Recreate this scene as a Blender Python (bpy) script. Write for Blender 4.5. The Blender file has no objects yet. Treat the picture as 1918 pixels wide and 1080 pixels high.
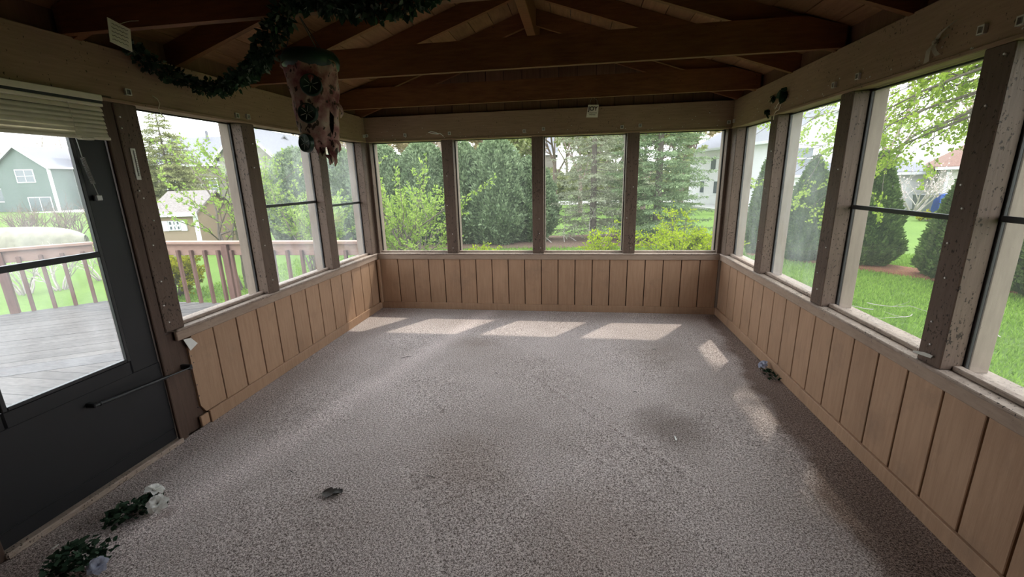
import bpy, math, random
import numpy as np
from mathutils import Vector, Matrix

# ------------------------------------------------------------------ camera, sky, sun, exposure
scene = bpy.context.scene
COL = scene.collection
PITCH, YAW, ROLL = -0.24879, -0.15186, -0.02467
EYE = Vector((0.0, 0.0, 1.58))
_fw = Vector((math.sin(YAW) * math.cos(PITCH), math.cos(YAW) * math.cos(PITCH), math.sin(PITCH)))
_r0 = Vector((math.cos(YAW), -math.sin(YAW), 0.0))
_u0 = _r0.cross(_fw)
_r = _r0 * math.cos(ROLL) + _u0 * math.sin(ROLL)
_u = -_r0 * math.sin(ROLL) + _u0 * math.cos(ROLL)
cam_data = bpy.data.cameras.new('camera')
cam_data.sensor_width = 36.0
cam_data.lens = 808.689 * 36.0 / 1918.0
cam_data.clip_start = 0.02
cam_data.clip_end = 400.0
cam = bpy.data.objects.new('camera', cam_data)
COL.objects.link(cam)
cam.matrix_world = Matrix(((_r.x, _u.x, -_fw.x, EYE.x), (_r.y, _u.y, -_fw.y, EYE.y),
                           (_r.z, _u.z, -_fw.z, EYE.z), (0, 0, 0, 1)))
scene.camera = cam

world = bpy.data.worlds.new('hazy_sky')
scene.world = world
world.use_nodes = True
_nt = world.node_tree
_nt.nodes.clear()
_out = _nt.nodes.new('ShaderNodeOutputWorld')
_bg = _nt.nodes.new('ShaderNodeBackground')
_tc = _nt.nodes.new('ShaderNodeTexCoord')
_sx = _nt.nodes.new('ShaderNodeSeparateXYZ')
_rp = _nt.nodes.new('ShaderNodeValToRGB')
_rp.color_ramp.elements[0].position = 0.0
_rp.color_ramp.elements[0].color = (0.97, 0.98, 1.0, 1)
_rp.color_ramp.elements[1].position = 0.75
_rp.color_ramp.elements[1].color = (0.86, 0.93, 1.0, 1)
_nt.links.new(_tc.outputs['Generated'], _sx.inputs[0])
_nt.links.new(_sx.outputs['Z'], _rp.inputs[0])
_nt.links.new(_rp.outputs[0], _bg.inputs[0])
_nt.links.new(_bg.outputs[0], _out.inputs[0])
_bg.inputs[1].default_value = 1.0

SUN_EL = math.radians(57.5)
sun_data = bpy.data.lights.new('sun', 'SUN')
sun_data.energy = 0.62
sun_data.color = (1.0, 0.93, 0.82)
sun_data.angle = math.radians(1.2)
sun = bpy.data.objects.new('sun', sun_data)
COL.objects.link(sun)
_sd = Vector((-0.571 * math.cos(SUN_EL), -0.821 * math.cos(SUN_EL), -math.sin(SUN_EL)))
sun.rotation_euler = _sd.to_track_quat('-Z', 'Y').to_euler()
sun.location = (8, 12, 16)

scene.view_settings.view_transform = 'Standard'
scene.view_settings.look = 'None'
scene.view_settings.gamma = 1.0
scene.view_settings.use_curve_mapping = False
scene.view_settings.exposure = 2.45
scene.cycles.max_bounces = 8
scene.cycles.diffuse_bounces = 4
scene.cycles.transparent_max_bounces = 16

# ------------------------------------------------------------------ helpers
rng = random.Random(7)


def tag(o, label=None, cat=None, group=None, kind=None):
    if label:
        o['label'] = label
    if cat:
        o['category'] = cat
    if group:
        o['group'] = group
    if kind:
        o['kind'] = kind
    return o


def thing(name, label, cat, loc=(0, 0, 0), group=None, kind=None):
    o = bpy.data.objects.new(name, None)
    COL.objects.link(o)
    o.location = loc
    o.empty_display_size = 0.05
    return tag(o, label, cat, group, kind)


def wloc(o):
    v = Vector((0, 0, 0))
    while o is not None:
        v = v + Vector(o.location)
        o = o.parent
    return v


class MB:
    """collects polygons in world coordinates"""

    def __init__(self):
        self.v = []
        self.f = []

    def add(self, vs, fs):
        b = len(self.v)
        self.v.extend([tuple(p) for p in vs])
        self.f.extend([tuple(i + b for i in q) for q in fs])

    def box(self, x0, x1, y0, y1, z0, z1, c=0.0):
        if c <= 0:
            self.add([(x0, y0, z0), (x1, y0, z0), (x1, y1, z0), (x0, y1, z0),
                      (x0, y0, z1), (x1, y0, z1), (x1, y1, z1), (x0, y1, z1)],
                     [(0, 3, 2, 1), (4, 5, 6, 7), (0, 1, 5, 4), (1, 2, 6, 5), (2, 3, 7, 6), (3, 0, 4, 7)])
            return
        self.obox(((x0 + x1) / 2, (y0 + y1) / 2, (z0 + z1) / 2), (x1 - x0, y1 - y0, z1 - z0), None, c)

    def obox(self, ctr, size, rot=None, c=0.0):
        hx, hy, hz = size[0] / 2, size[1] / 2, size[2] / 2
        ctr = Vector(ctr)
        vs = []
        fs = []
        if c <= 0:
            vs = [(-hx, -hy, -hz), (hx, -hy, -hz), (hx, hy, -hz), (-hx, hy, -hz),
                  (-hx, -hy, hz), (hx, -hy, hz), (hx, hy, hz), (-hx, hy, hz)]
            fs = [(0, 3, 2, 1), (4, 5, 6, 7), (0, 1, 5, 4), (1, 2, 6, 5), (2, 3, 7, 6), (3, 0, 4, 7)]
        else:
            c = min(c, hx * .45, hy * .45, hz * .45)
            idx = {}
            for sx in (-1, 1):
                for sy in (-1, 1):
                    for sz in (-1, 1):
                        for a in range(3):
                            q = [sx * hx, sy * hy, sz * hz]
                            for k in range(3):
                                if k != a:
                                    q[k] -= (sx, sy, sz)[k] * c
                            idx[(sx, sy, sz, a)] = len(vs)
                            vs.append(tuple(q))
            R = (-1, 1)
            for s in R:
                for a in range(3):
                    b, d = (a + 1) % 3, (a + 2) % 3
                    cy = []
                    for (p, q) in ((-1, -1), (1, -1), (1, 1), (-1, 1)):
                        t = [0, 0, 0]
                        t[a] = s
                        t[b] = p
                        t[d] = q
                        cy.append(idx[(t[0], t[1], t[2], a)])
                    fs.append(tuple(cy if s > 0 else cy[::-1]))
            for a in range(3):
                b, d = (a + 1) % 3, (a + 2) % 3
                for p in R:
                    for q in R:
                        t = [0, 0, 0]
                        t[b] = p
                        t[d] = q
                        t[a] = -1
                        k0 = (t[0], t[1], t[2])
                        t[a] = 1
                        k1 = (t[0], t[1], t[2])
                        quad = [idx[k0 + (b,)], idx[k1 + (b,)], idx[k1 + (d,)], idx[k0 + (d,)]]
                        fs.append(tuple(quad if p * q < 0 else quad[::-1]))
            for sx in R:
                for sy in R:
                    for sz in R:
                        tri = [idx[(sx, sy, sz, 0)], idx[(sx, sy, sz, 1)], idx[(sx, sy, sz, 2)]]
                        fs.append(tuple(tri if sx * sy * sz > 0 else tri[::-1]))
        if rot is not None:
            vs = [tuple(ctr + rot @ Vector(p)) for p in vs]
        else:
            vs = [(p[0] + ctr.x, p[1] + ctr.y, p[2] + ctr.z) for p in vs]
        self.add(vs, fs)

    def prism(self, poly, ext):
        """poly: list of 3D points (planar), ext: extrusion vector"""
        n = len(poly)
        e = Vector(ext)
        a = [Vector(p) for p in poly]
        vs = a + [p + e for p in a]
        nr = Vector((0, 0, 0))
        for i in range(n):
            nr += a[i].cross(a[(i + 1) % n])
        fl = nr.dot(e) > 0
        fs = []
        bot = tuple(range(n))
        top = tuple(range(n, 2 * n))
        fs.append(bot[::-1] if fl else bot)
        fs.append(top if fl else top[::-1])
        for i in range(n):
            j = (i + 1) % n
            q = (i, j, n + j, n + i)
            fs.append(q if fl else q[::-1])
        self.add(vs, fs)

    def tube(self, pts, rad, n=6, caps=True):
        pts = [Vector(p) for p in pts]
        m = len(pts)
        if isinstance(rad, (int, float)):
            rad = [rad] * m
        b = len(self.v)
        up = None
        for i in range(m):
            d = (pts[min(i + 1, m - 1)] - pts[max(i - 1, 0)])
            if d.length < 1e-9:
                d = Vector((0, 0, 1))
            d.normalize()
            if up is None:
                up = d.orthogonal().normalized()
            else:
                up = up - d * up.dot(d)
                if up.length < 1e-6:
                    up = d.orthogonal()
                up.normalize()
            s = d.cross(up)
            for k in range(n):
                a = 2 * math.pi * k / n
                self.v.append(tuple(pts[i] + (up * math.cos(a) + s * math.sin(a)) * rad[i]))
        for i in range(m - 1):
            for k in range(n):
                k2 = (k + 1) % n
                self.f.append((b + i * n + k, b + i * n + k2, b + (i + 1) * n + k2, b + (i + 1) * n + k))
        if caps:
            self.f.append(tuple(b + k for k in range(n))[::-1])
            self.f.append(tuple(b + (m - 1) * n + k for k in range(n)))

    def lathe(self, ctr, prof, n=24, cap=True):
        b = len(self.v)
        for (r, z) in prof:
            for k in range(n):
                a = 2 * math.pi * k / n
                self.v.append((ctr[0] + r * math.cos(a), ctr[1] + r * math.sin(a), ctr[2] + z))
        for i in range(len(prof) - 1):
            for k in range(n):
                k2 = (k + 1) % n
                self.f.append((b + i * n + k, b + i * n + k2, b + (i + 1) * n + k2, b + (i + 1) * n + k))
        if cap:
            self.f.append(tuple(b + k for k in range(n))[::-1])
            self.f.append(tuple(b + (len(prof) - 1) * n + k for k in range(n)))

    def build(self, name, mat, parent=None, smooth=False, kind=None, label=None, cat=None, group=None, loc=None):
        o0 = wloc(parent) if parent is not None else Vector((0, 0, 0))
        if loc is not None:
            o0 = o0 + Vector(loc)
        me = bpy.data.meshes.new(name)
        vs = [(p[0] - o0.x, p[1] - o0.y, p[2] - o0.z) for p in self.v]
        me.from_pydata(vs, [], self.f)
        if smooth:
            me.polygons.foreach_set('use_smooth', [True] * len(me.polygons))
        me.update()
        o = bpy.data.objects.new(name, me)
        COL.objects.link(o)
        if mat is not None:
            me.materials.append(mat)
        if parent is not None:
            o.parent = parent
        if loc is not None:
            o.location = loc
        return tag(o, label, cat, group, kind)


def np_mesh(name, V, F, mat, parent=None, kind=None, smooth=False):
    """V (n,3) world, F (m,k) uniform polygons"""
    o0 = wloc(parent) if parent is not None else Vector((0, 0, 0))
    V = np.asarray(V, dtype=np.float32) - np.array(o0[:], dtype=np.float32)
    F = np.asarray(F, dtype=np.int32)
    k = F.shape[1]
    me = bpy.data.meshes.new(name)
    me.vertices.add(len(V))
    me.vertices.foreach_set('co', V.ravel())
    me.loops.add(F.size)
    me.loops.foreach_set('vertex_index', F.ravel())
    me.polygons.add(len(F))
    me.polygons.foreach_set('loop_start', np.arange(len(F), dtype=np.int32) * k)
    if smooth:
        me.polygons.foreach_set('use_smooth', np.ones(len(F), dtype=bool))
    me.update(calc_edges=True)
    me.materials.append(mat)
    o = bpy.data.objects.new(name, me)
    COL.objects.link(o)
    if parent is not None:
        o.parent = parent
    if kind:
        o['kind'] = kind
    return o


_cache = {}


def piece(name, mat, parent, x0, x1, y0, y1, z0, z1, c=0.002):
    """a chamfered board; alike boards share their mesh"""
    sx, sy, sz = x1 - x0, y1 - y0, z1 - z0
    key = (name, mat.name, round(sx, 4), round(sy, 4), round(sz, 4), c)
    me = _cache.get(key)
    if me is None:
        m = MB()
        m.obox((0, 0, 0), (sx, sy, sz), None, c)
        me = bpy.data.meshes.new(name)
        me.from_pydata(m.v, [], m.f)
        me.materials.append(mat)
        me.update()
        _cache[key] = me
    o = bpy.data.objects.new(name, me)
    COL.objects.link(o)
    ctr = Vector(((x0 + x1) / 2, (y0 + y1) / 2, (z0 + z1) / 2))
    if parent is not None:
        o.parent = parent
        ctr = ctr - wloc(parent)
    o.location = ctr
    return o


# ------------------------------------------------------------------ materials
def new_mat(name):
    m = bpy.data.materials.new(name)
    m.use_nodes = True
    nt = m.node_tree
    nt.nodes.clear()
    return m, nt, nt.nodes.new('ShaderNodeOutputMaterial')


def N(nt, typ, **kw):
    n = nt.nodes.new(typ)
    for k, v in kw.items():
        if k.startswith('i_'):
            n.inputs[k[2:].replace('_', ' ')].default_value = v
        else:
            setattr(n, k, v)
    return n


def ramp(nt, fac, stops):
    r = nt.nodes.new('ShaderNodeValToRGB')
    els = r.color_ramp.elements
    while len(els) < len(stops):
        els.new(0.5)
    for e, (p, c) in zip(els, stops):
        e.position = p
        e.color = (c[0], c[1], c[2], 1) if len(c) == 3 else c
    nt.links.new(fac, r.inputs[0])
    return r.outputs[0]


def mixc(nt, fac, a, b, mode='MIX'):
    m = nt.nodes.new('ShaderNodeMix')
    m.data_type = 'RGBA'
    m.blend_type = mode
    for s, v in ((m.inputs[0], fac), (m.inputs[6], a), (m.inputs[7], b)):
        if hasattr(v, 'links'):
            nt.links.new(v, s)
        elif isinstance(v, (int, float)):
            s.default_value = v
        else:
            s.default_value = (v[0], v[1], v[2], 1)
    return m.outputs[2]


def math_node(nt, op, a, b=None, c=None):
    m = nt.nodes.new('ShaderNodeMath')
    m.operation = op
    for i, v in enumerate((a, b, c)):
        if v is None:
            continue
        if hasattr(v, 'links'):
            nt.links.new(v, m.inputs[i])
        else:
            m.inputs[i].default_value = v
    return m.outputs[0]


def noise(nt, scale, detail=4, rough=0.55, vec=None, stretch=None, coord='Object'):
    if vec is None:
        tc = nt.nodes.new('ShaderNodeTexCoord')
        vec = tc.outputs[coord]
    if stretch:
        mp = nt.nodes.new('ShaderNodeMapping')
        mp.inputs['Scale'].default_value = stretch
        nt.links.new(vec, mp.inputs[0])
        vec = mp.outputs[0]
    n = nt.nodes.new('ShaderNodeTexNoise')
    n.inputs['Scale'].default_value = scale
    n.inputs['Detail'].default_value = detail
    n.inputs['Roughness'].default_value = rough
    nt.links.new(vec, n.inputs['Vector'])
    return n.outputs['Fac']


def world_vec(nt):
    g = nt.nodes.new('ShaderNodeNewGeometry')
    return g.outputs['Position']


def principled(nt, out, color, rough=0.7, bump=None, bump_d=0.004, spec=0.3, metal=0.0):
    b = nt.nodes.new('ShaderNodeBsdfPrincipled')
    if hasattr(color, 'links'):
        nt.links.new(color, b.inputs['Base Color'])
    else:
        b.inputs['Base Color'].default_value = (color[0], color[1], color[2], 1)
    if hasattr(rough, 'links'):
        nt.links.new(rough, b.inputs['Roughness'])
    else:
        b.inputs['Roughness'].default_value = rough
    b.inputs['Specular IOR Level'].default_value = spec
    b.inputs['Metallic'].default_value = metal
    if bump is not None:
        bp = nt.nodes.new('ShaderNodeBump')
        bp.inputs['Strength'].default_value = 1.0
        bp.inputs['Distance'].default_value = bump_d
        nt.links.new(bump, bp.inputs['Height'])
        nt.links.new(bp.outputs[0], b.inputs['Normal'])
    nt.links.new(b.outputs[0], out.inputs[0])
    return b


def plain(name, color, rough=0.7, spec=0.3, metal=0.0, var=0.15, scale=20.0, bump=0.0):
    m, nt, out = new_mat(name)
    wv = world_vec(nt)
    n = noise(nt, scale, vec=wv)
    lo = [c * (1 - var) for c in color]
    hi = [min(1, c * (1 + var)) for c in color]
    col = ramp(nt, n, [(0.3, lo), (0.7, hi)])
    principled(nt, out, col, rough, n if bump > 0 else None, bump, spec, metal)
    return m


def wood(name, c0, c1, rough=0.75, grain=(1, 1, 12), scale=6.0, chips=None, chip_amt=0.5, bump=0.0015, spec=0.25,
         dirt=None, streak=None, per_piece=0.0):
    """grain: per-axis scale of the world-space noise; small along the board's length"""
    m, nt, out = new_mat(name)
    wv = world_vec(nt)
    n1 = noise(nt, scale, 6, 0.62, vec=wv, stretch=grain)
    n2 = noise(nt, 1.7, 3, 0.5, vec=wv)
    f = math_node(nt, 'MULTIPLY_ADD', n2, 0.5, math_node(nt, 'MULTIPLY', n1, 0.6))
    col = ramp(nt, f, [(0.36, c0), (0.72, c1)])
    if per_piece > 0:
        oi = nt.nodes.new('ShaderNodeObjectInfo')
        k = math_node(nt, 'MULTIPLY_ADD', oi.outputs['Random'], 2 * per_piece, 1 - per_piece)
        cc = nt.nodes.new('ShaderNodeCombineColor')
        for i in range(3):
            nt.links.new(k, cc.inputs[i])
        col = mixc(nt, 1.0, col, cc.outputs[0], 'MULTIPLY')
    if dirt is not None:
        nd = noise(nt, 3.2, 6, 0.7, vec=wv)
        col = mixc(nt, ramp(nt, nd, [(0.55, (0, 0, 0)), (0.75, (0.7, 0.7, 0.7))]), col, dirt)
    bumpf = n1
    if chips is not None:
        v = noise(nt, 95.0, 3, 0.6, vec=wv, stretch=(1, 1, .55))
        big = noise(nt, 5.0, 2, 0.5, vec=wv)
        vv = math_node(nt, 'MULTIPLY_ADD', big, 0.22, v)
        t0 = 0.83 - 0.06 * chip_amt
        cf = ramp(nt, vv, [(t0, (0, 0, 0)), (t0 + .025, (1, 1, 1))])
        col = mixc(nt, cf, col, chips)
        bumpf = math_node(nt, 'SUBTRACT', n1, cf)
    principled(nt, out, col, rough, bumpf, bump, spec)
    return m


M = {}
CH = (0.035, 0.022, 0.016)
M['wall_tan'] = wood('painted_board_tan', (0.30, 0.178, 0.110), (0.41, 0.256, 0.163), 0.62, (9, 9, .8), 5, None,
                     dirt=(0.24, 0.155, 0.105), per_piece=0.05)
M['groove'] = plain('raw_groove', (0.06, 0.03, 0.018), 0.9)
M['trim'] = wood('painted_trim', (0.25, 0.175, 0.13), (0.37, 0.27, 0.205), 0.6, (2, 2, 8), 6, CH, 0.45)
M['trim_worn'] = wood('worn_sill_paint', (0.20, 0.145, 0.115), (0.42, 0.33, 0.27), 0.7, (3, 3, 12), 9, (0.05, 0.035, 0.028), 1.6,
                      bump=0.003)
M['post'] = wood('painted_post', (0.090, 0.058, 0.043), (0.145, 0.097, 0.073), 0.6, (10, 10, .9), 6, CH, 1.7, bump=0.002)
M['header'] = wood('painted_header', (0.225, 0.142, 0.092), (0.33, 0.213, 0.142), 0.65, (.8, .8, 9), 7, CH, 0.9)
M['casing'] = wood('outer_casing_paint', (0.185, 0.138, 0.105), (0.265, 0.205, 0.16), 0.65, (6, 6, 1), 6, (0.18, .13, .1), 0.2)
M['gasket'] = plain('dark_gasket', (0.022, 0.018, 0.017), 0.6)
M['bar'] = plain('black_sash_bar', (0.012, 0.012, 0.014), 0.4, 0.4)
M['cedar'] = wood('dark_cedar', (0.09, 0.031, 0.012), (0.19, 0.074, 0.027), 0.7, (1.2, 9, 9), 6, (0.035, 0.012, 0.006), 0.35, bump=0.002)
M['cedar_y'] = wood('dark_cedar_plank', (0.12, 0.052, 0.022), (0.23, 0.115, 0.054), 0.75, (9, 1.0, 9), 5, (0.035, 0.015, 0.008), 0.35,
                    per_piece=0.18)
M['gable'] = wood('gable_board_brown', (0.09, 0.042, 0.025), (0.155, 0.078, 0.048), 0.75, (9, 9, .9), 5, None, per_piece=0.12)
M['shingle'] = plain('roof_shingle', (0.10, 0.09, 0.085), 0.9, var=0.4, scale=40)
M['siding_out'] = plain('outer_siding', (0.32, 0.22, 0.16), 0.7)
M['door'] = plain('charcoal_door', (0.016, 0.016, 0.018), 0.45, 0.35, var=0.1, scale=4)
M['jamb'] = wood('brown_jamb', (0.055, 0.033, 0.024), (0.10, 0.062, 0.046), 0.6, (9, 9, .9), 6, CH, 0.6)
M['white_plastic'] = plain('white_plastic', (0.72, 0.70, 0.66), 0.35, 0.5, var=0.05)
M['clear_plastic'] = plain('yellowed_clip_plastic', (0.50, 0.48, 0.43), 0.3, 0.5, var=0.1)
M['cream'] = plain('cream_blind', (0.66, 0.60, 0.47), 0.5, 0.4, var=0.06)
M['metal'] = plain('dull_metal', (0.30, 0.29, 0.28), 0.35, 0.5, 0.8)
M['blackmetal'] = plain('black_metal', (0.02, 0.02, 0.022), 0.4, 0.5)
M['string'] = plain('pale_string', (0.55, 0.50, 0.40), 0.9)


def glass_mat(name, haze, tint=(0.97, 0.985, 0.98), smear=0.0):
    m, nt, out = new_mat(name)
    tr = nt.nodes.new('ShaderNodeBsdfTransparent')
    tr.inputs[0].default_value = (*tint, 1)
    df = nt.nodes.new('ShaderNodeBsdfTranslucent')
    df.inputs[0].default_value = (0.85, 0.87, 0.9, 1)
    gl = nt.nodes.new('ShaderNodeBsdfGlossy')
    gl.inputs['Roughness'].default_value = 0.04
    fr = nt.nodes.new('ShaderNodeFresnel')
    fr.inputs[0].default_value = 1.35
    m1 = nt.nodes.new('ShaderNodeMixShader')
    wv = world_vec(nt)
    n = noise(nt, 3.5, 6, 0.7, vec=wv, stretch=(1, 1, .5))
    hz = ramp(nt, n, [(0.35, (haze * (1 - smear),) * 3), (0.7, (haze * (1 + smear),) * 3)])
    nt.links.new(hz, m1.inputs[0])
    nt.links.new(tr.outputs[0], m1.inputs[1])
    nt.links.new(df.outputs[0], m1.inputs[2])
    m2 = nt.nodes.new('ShaderNodeMixShader')
    k = math_node(nt, 'MULTIPLY', fr.outputs[0], 0.08)
    nt.links.new(k, m2.inputs[0])
    nt.links.new(m1.outputs[0], m2.inputs[1])
    nt.links.new(gl.outputs[0], m2.inputs[2])
    nt.links.new(m2.outputs[0], out.inputs[0])
    return m


M['glass'] = glass_mat('clear_pane', 0.012)
M['glass_hazy'] = glass_mat('dusty_pane', 0.05, smear=0.6)


def carpet_mat():
    m, nt, out = new_mat('speckled_loop_carpet')
    wv = world_vec(nt)
    n1 = noise(nt, 210, 2, 0.6, vec=wv)
    n2 = noise(nt, 95, 2, 0.5, vec=wv)
    f = math_node(nt, 'MULTIPLY_ADD', n2, 0.45, math_node(nt, 'MULTIPLY', n1, 0.75))
    col = ramp(nt, f, [(0.43, (0.065, 0.049, 0.043)), (0.57, (0.345, 0.282, 0.262)), (0.70, (0.80, 0.70, 0.67))])
    # broad traffic wear and soiling
    big = noise(nt, 0.9, 5, 0.62, vec=wv)
    col = mixc(nt, 1.0, col, ramp(nt, big, [(0.3, (0.76, 0.74, 0.72)), (0.7, (1.08, 1.08, 1.08))]), 'MULTIPLY')
    sx = nt.nodes.new('ShaderNodeSeparateXYZ')
    nt.links.new(wv, sx.inputs[0])
    X, Y = sx.outputs[0], sx.outputs[1]
    edge = noise(nt, 2.3, 4, 0.6, vec=wv)
    # darker strip along the right wall, out to an uneven line
    xr = math_node(nt, 'ADD', X, math_node(nt, 'MULTIPLY_ADD', edge, 0.36, -0.18))
    xr = math_node(nt, 'MULTIPLY_ADD', Y, -0.08, math_node(nt, 'ADD', xr, -0.01))
    dark_strip = ramp(nt, math_node(nt, 'SUBTRACT', xr, 0.6), [(0.43, (0, 0, 0)), (0.52, (1, 1, 1))])
    col = mixc(nt, dark_strip, col, mixc(nt, 1.0, col, (0.50, 0.44, 0.40), 'MULTIPLY'))
    # paler lane about half a metre off the left wall
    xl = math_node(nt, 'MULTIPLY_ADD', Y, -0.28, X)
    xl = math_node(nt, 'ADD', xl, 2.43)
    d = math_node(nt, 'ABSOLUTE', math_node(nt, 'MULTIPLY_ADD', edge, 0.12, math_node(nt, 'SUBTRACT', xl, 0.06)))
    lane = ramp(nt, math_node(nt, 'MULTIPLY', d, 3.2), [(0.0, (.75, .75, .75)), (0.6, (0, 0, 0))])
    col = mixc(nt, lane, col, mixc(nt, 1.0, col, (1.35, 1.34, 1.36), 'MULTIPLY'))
    # spilled stains
    for (sx0, sy0, r, k) in ((0.62, 2.55, .34, .62), (-1.0, 3.9, .30, .82), (0.75, 3.85, .40, .75), (-0.6, 2.1, .4, .86), (0.1, 1.6, .5, .84)):
        dx = math_node(nt, 'POWER', math_node(nt, 'SUBTRACT', X, sx0), 2.0)
        dy = math_node(nt, 'POWER', math_node(nt, 'SUBTRACT', Y, sy0), 2.0)
        dd = math_node(nt, 'SQRT', math_node(nt, 'ADD', dx, dy))
        dd = math_node(nt, 'DIVIDE', math_node(nt, 'MULTIPLY_ADD', edge, 0.5, math_node(nt, 'SUBTRACT', dd, 0.25)), r)
        s = ramp(nt, dd, [(0.2, (1, 1, 1)), (1.0, (0, 0, 0))])
        col = mixc(nt, s, col, mixc(nt, 1.0, col, (k, k * .97, k * .94), 'MULTIPLY'))
    principled(nt, out, col, 0.95, f, 0.006, 0.1)
    return m


M['carpet'] = carpet_mat()
# ------------------------------------------------------------------ the porch shell
XL, XR, D = -2.4715, 1.5885, 5.0536
XM = (XL + XR) / 2
Y0 = -0.32                       # house wall behind the camera
ZS0, ZS1 = 0.639, 0.716          # sill trim
ZH0, ZH1 = 2.030, 2.309          # header
TW = 0.185                       # wall thickness
SL = 0.333
HALF = XR - XM


def zr(x):                       # underside of the rafters
    return 2.300 + SL * (HALF - abs(x - XM))


def wb(side, s0, s1, t0, t1, z0, z1):
    if side == 'back':
        return (s0, s1, D + t0, D + t1, z0, z1)
    if side == 'right':
        return (XR + t0, XR + t1, s0, s1, z0, z1)
    if side == 'left':
        return (XL - t1, XL - t0, s0, s1, z0, z1)


def wp(name, mat, parent, side, s0, s1, t0, t1, z0, z1, c=0.002):
    return piece(name, mat, parent, *wb(side, s0, s1, t0, t1, z0, z1), c)


# floor: carpet with pulled creases as real ridges
def make_floor():
    xs = np.arange(XL - 0.02, XR + 0.03, 0.012)
    ys = np.concatenate([np.arange(Y0, 0.6, 0.06), np.arange(0.6, D + 0.03, 0.012)])
    X, Y = np.meshgrid(xs, ys)
    Z = np.zeros_like(X)

    def crease(x0, y0, x1, y1, h, w):
        dx, dy = x1 - x0, y1 - y0
        L = math.hypot(dx, dy)
        t = ((X - x0) * dx + (Y - y0) * dy) / (L * L)
        tc = np.clip(t, 0, 1)
        wob = 0.02 * np.sin(tc * 5.0 + x0 * 7)
        d = ((X - x0) * dy - (Y - y0) * dx) / L + wob
        fade = np.clip(np.minimum(t, 1 - t) * 6 + 0.2, 0, 1) * ((t > -.03) & (t < 1.03))
        return h * np.exp(-(d / w) ** 2) * fade
    for c in ((-0.45, 3.45, 0.72, 1.95, .008, .012), (0.0, 2.05, 0.62, 1.25, .005, .013), (-0.75, 2.45, 0.35, 1.25, .004, .013),
              (-1.02, 2.12, -0.45, 1.28, -.007, .013), (-0.35, 1.75, -0.02, 1.25, -.005, .013), (-1.45, 1.75, -1.3, 1.2, -.004, .013),
              (-0.55, 4.2, -0.75, 3.6, .004, .012), (-0.15, 3.2, 0.3, 2.75, .004, .012), (0.05, 2.3, 0.75, 1.55, .005, .013),
              (-1.35, 3.2, -0.9, 2.6, .004, .02)):
        Z += crease(*c)
    Z += 0.002 * np.sin(X * 3.1 + Y * 1.7) * np.sin(Y * 2.3 - X)
    ny, nx = X.shape
    V = np.stack([X.ravel(), Y.ravel(), Z.ravel()], 1)
    i = np.arange((ny - 1) * (nx - 1))
    r, c = i // (nx - 1), i % (nx - 1)
    a = r * nx + c
    F = np.stack([a, a + 1, a + nx + 1, a + nx], 1)
    o = np_mesh('floor', V, F, M['carpet'], smooth=True)
    tag(o, 'worn grey-brown speckled carpet covering the porch floor', 'floor', kind='structure')
    piece('subfloor', M['jamb'], o, XL - TW, XR + TW, Y0 - .1, D + TW, -0.12, -0.014, 0)


make_floor()

LEFT_POSTS = [(4.935, 5.0536), (4.047, 4.18), (3.078, 3.211), (2.157, 2.287)]
RIGHT_POSTS = [(4.915, 5.0536), (3.988, 4.121), (2.990, 3.123), (2.015, 2.148), (1.035, 1.168)]
BACK_POSTS = [(XL, XL + 0.035), (-1.56, -1.425), (-0.512, -0.381), (0.529, 0.66), (XR - 0.035, XR)]

WALL_LABEL = {'back': 'tan grooved-board half wall with posts below the dark end gable',
              'left': 'tan board half wall with window posts beside the charcoal door',
              'right': 'long tan board half wall with posts facing the conical evergreens'}
walls = {}


def make_wall(side, s_lo, s_hi, grooves, posts):
    w = MB()
    w.box(*wb(side, s_lo, s_hi, 0.040, 0.165, -0.05, 0.700))
    root = w.build('wall_' + side, M['groove'], None, kind='structure', label=WALL_LABEL[side], cat='wall')
    walls[side] = root
    # tongue boards
    g = [s_lo] + [q for q in sorted(grooves) if s_lo + .02 < q < s_hi - .02] + [s_hi]
    for a, b in zip(g[:-1], g[1:]):
        if side == 'left' and a == s_lo:
            m = MB()        # first board by the door: corners cut off
            a += .042
            pts = [(a + .035, .09), (b - .005, .09), (b - .005, .655), (a + .055, .655), (a + .02, .60), (a, .565), (a, .15)]
            m.prism([(XL - .018, s, z) for s, z in pts], (-.022, 0, 0))
            m.build('wainscot_board', M['wall_tan'], root)
        else:
            wp('wainscot_board', M['wall_tan'], root, side, a + .005, b - .005, 0.018, 0.042, 0.06, 0.66, 0.003)
    wp('outer_siding', M['siding_out'], root, side, s_lo, s_hi, 0.165, TW, -0.75, 0.70, 0)
    # sill
    wp('sill_trim', M['trim'], root, side, s_lo - (.03 if side == 'left' else 0), s_hi, 0.0, 0.022, ZS0, 0.699, 0.004)
    wp('sill_board', M['trim_worn'], root, side, s_lo - (.03 if side == 'left' else 0), s_hi, -0.010, 0.105, 0.699, ZS1, 0.004)
    wp('outer_sill', M['trim_worn'], root, side, s_lo, s_hi, 0.106, 0.215, 0.690, 0.712, 0.004)
    # posts
    for (a, b) in posts:
        wp('post', M['post'], root, side, a, b, 0.004, 0.092, ZS1, ZH0, 0.004)
        e = 0.012
        lo = a - e if (b < D - .02 or side == 'back') else a - e
        wp('outer_casing', M['casing'], root, side, max(lo, s_lo - .0), min(b + e, s_hi), 0.108, TW, 0.712, ZH0 + .01, 0.003)


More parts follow.
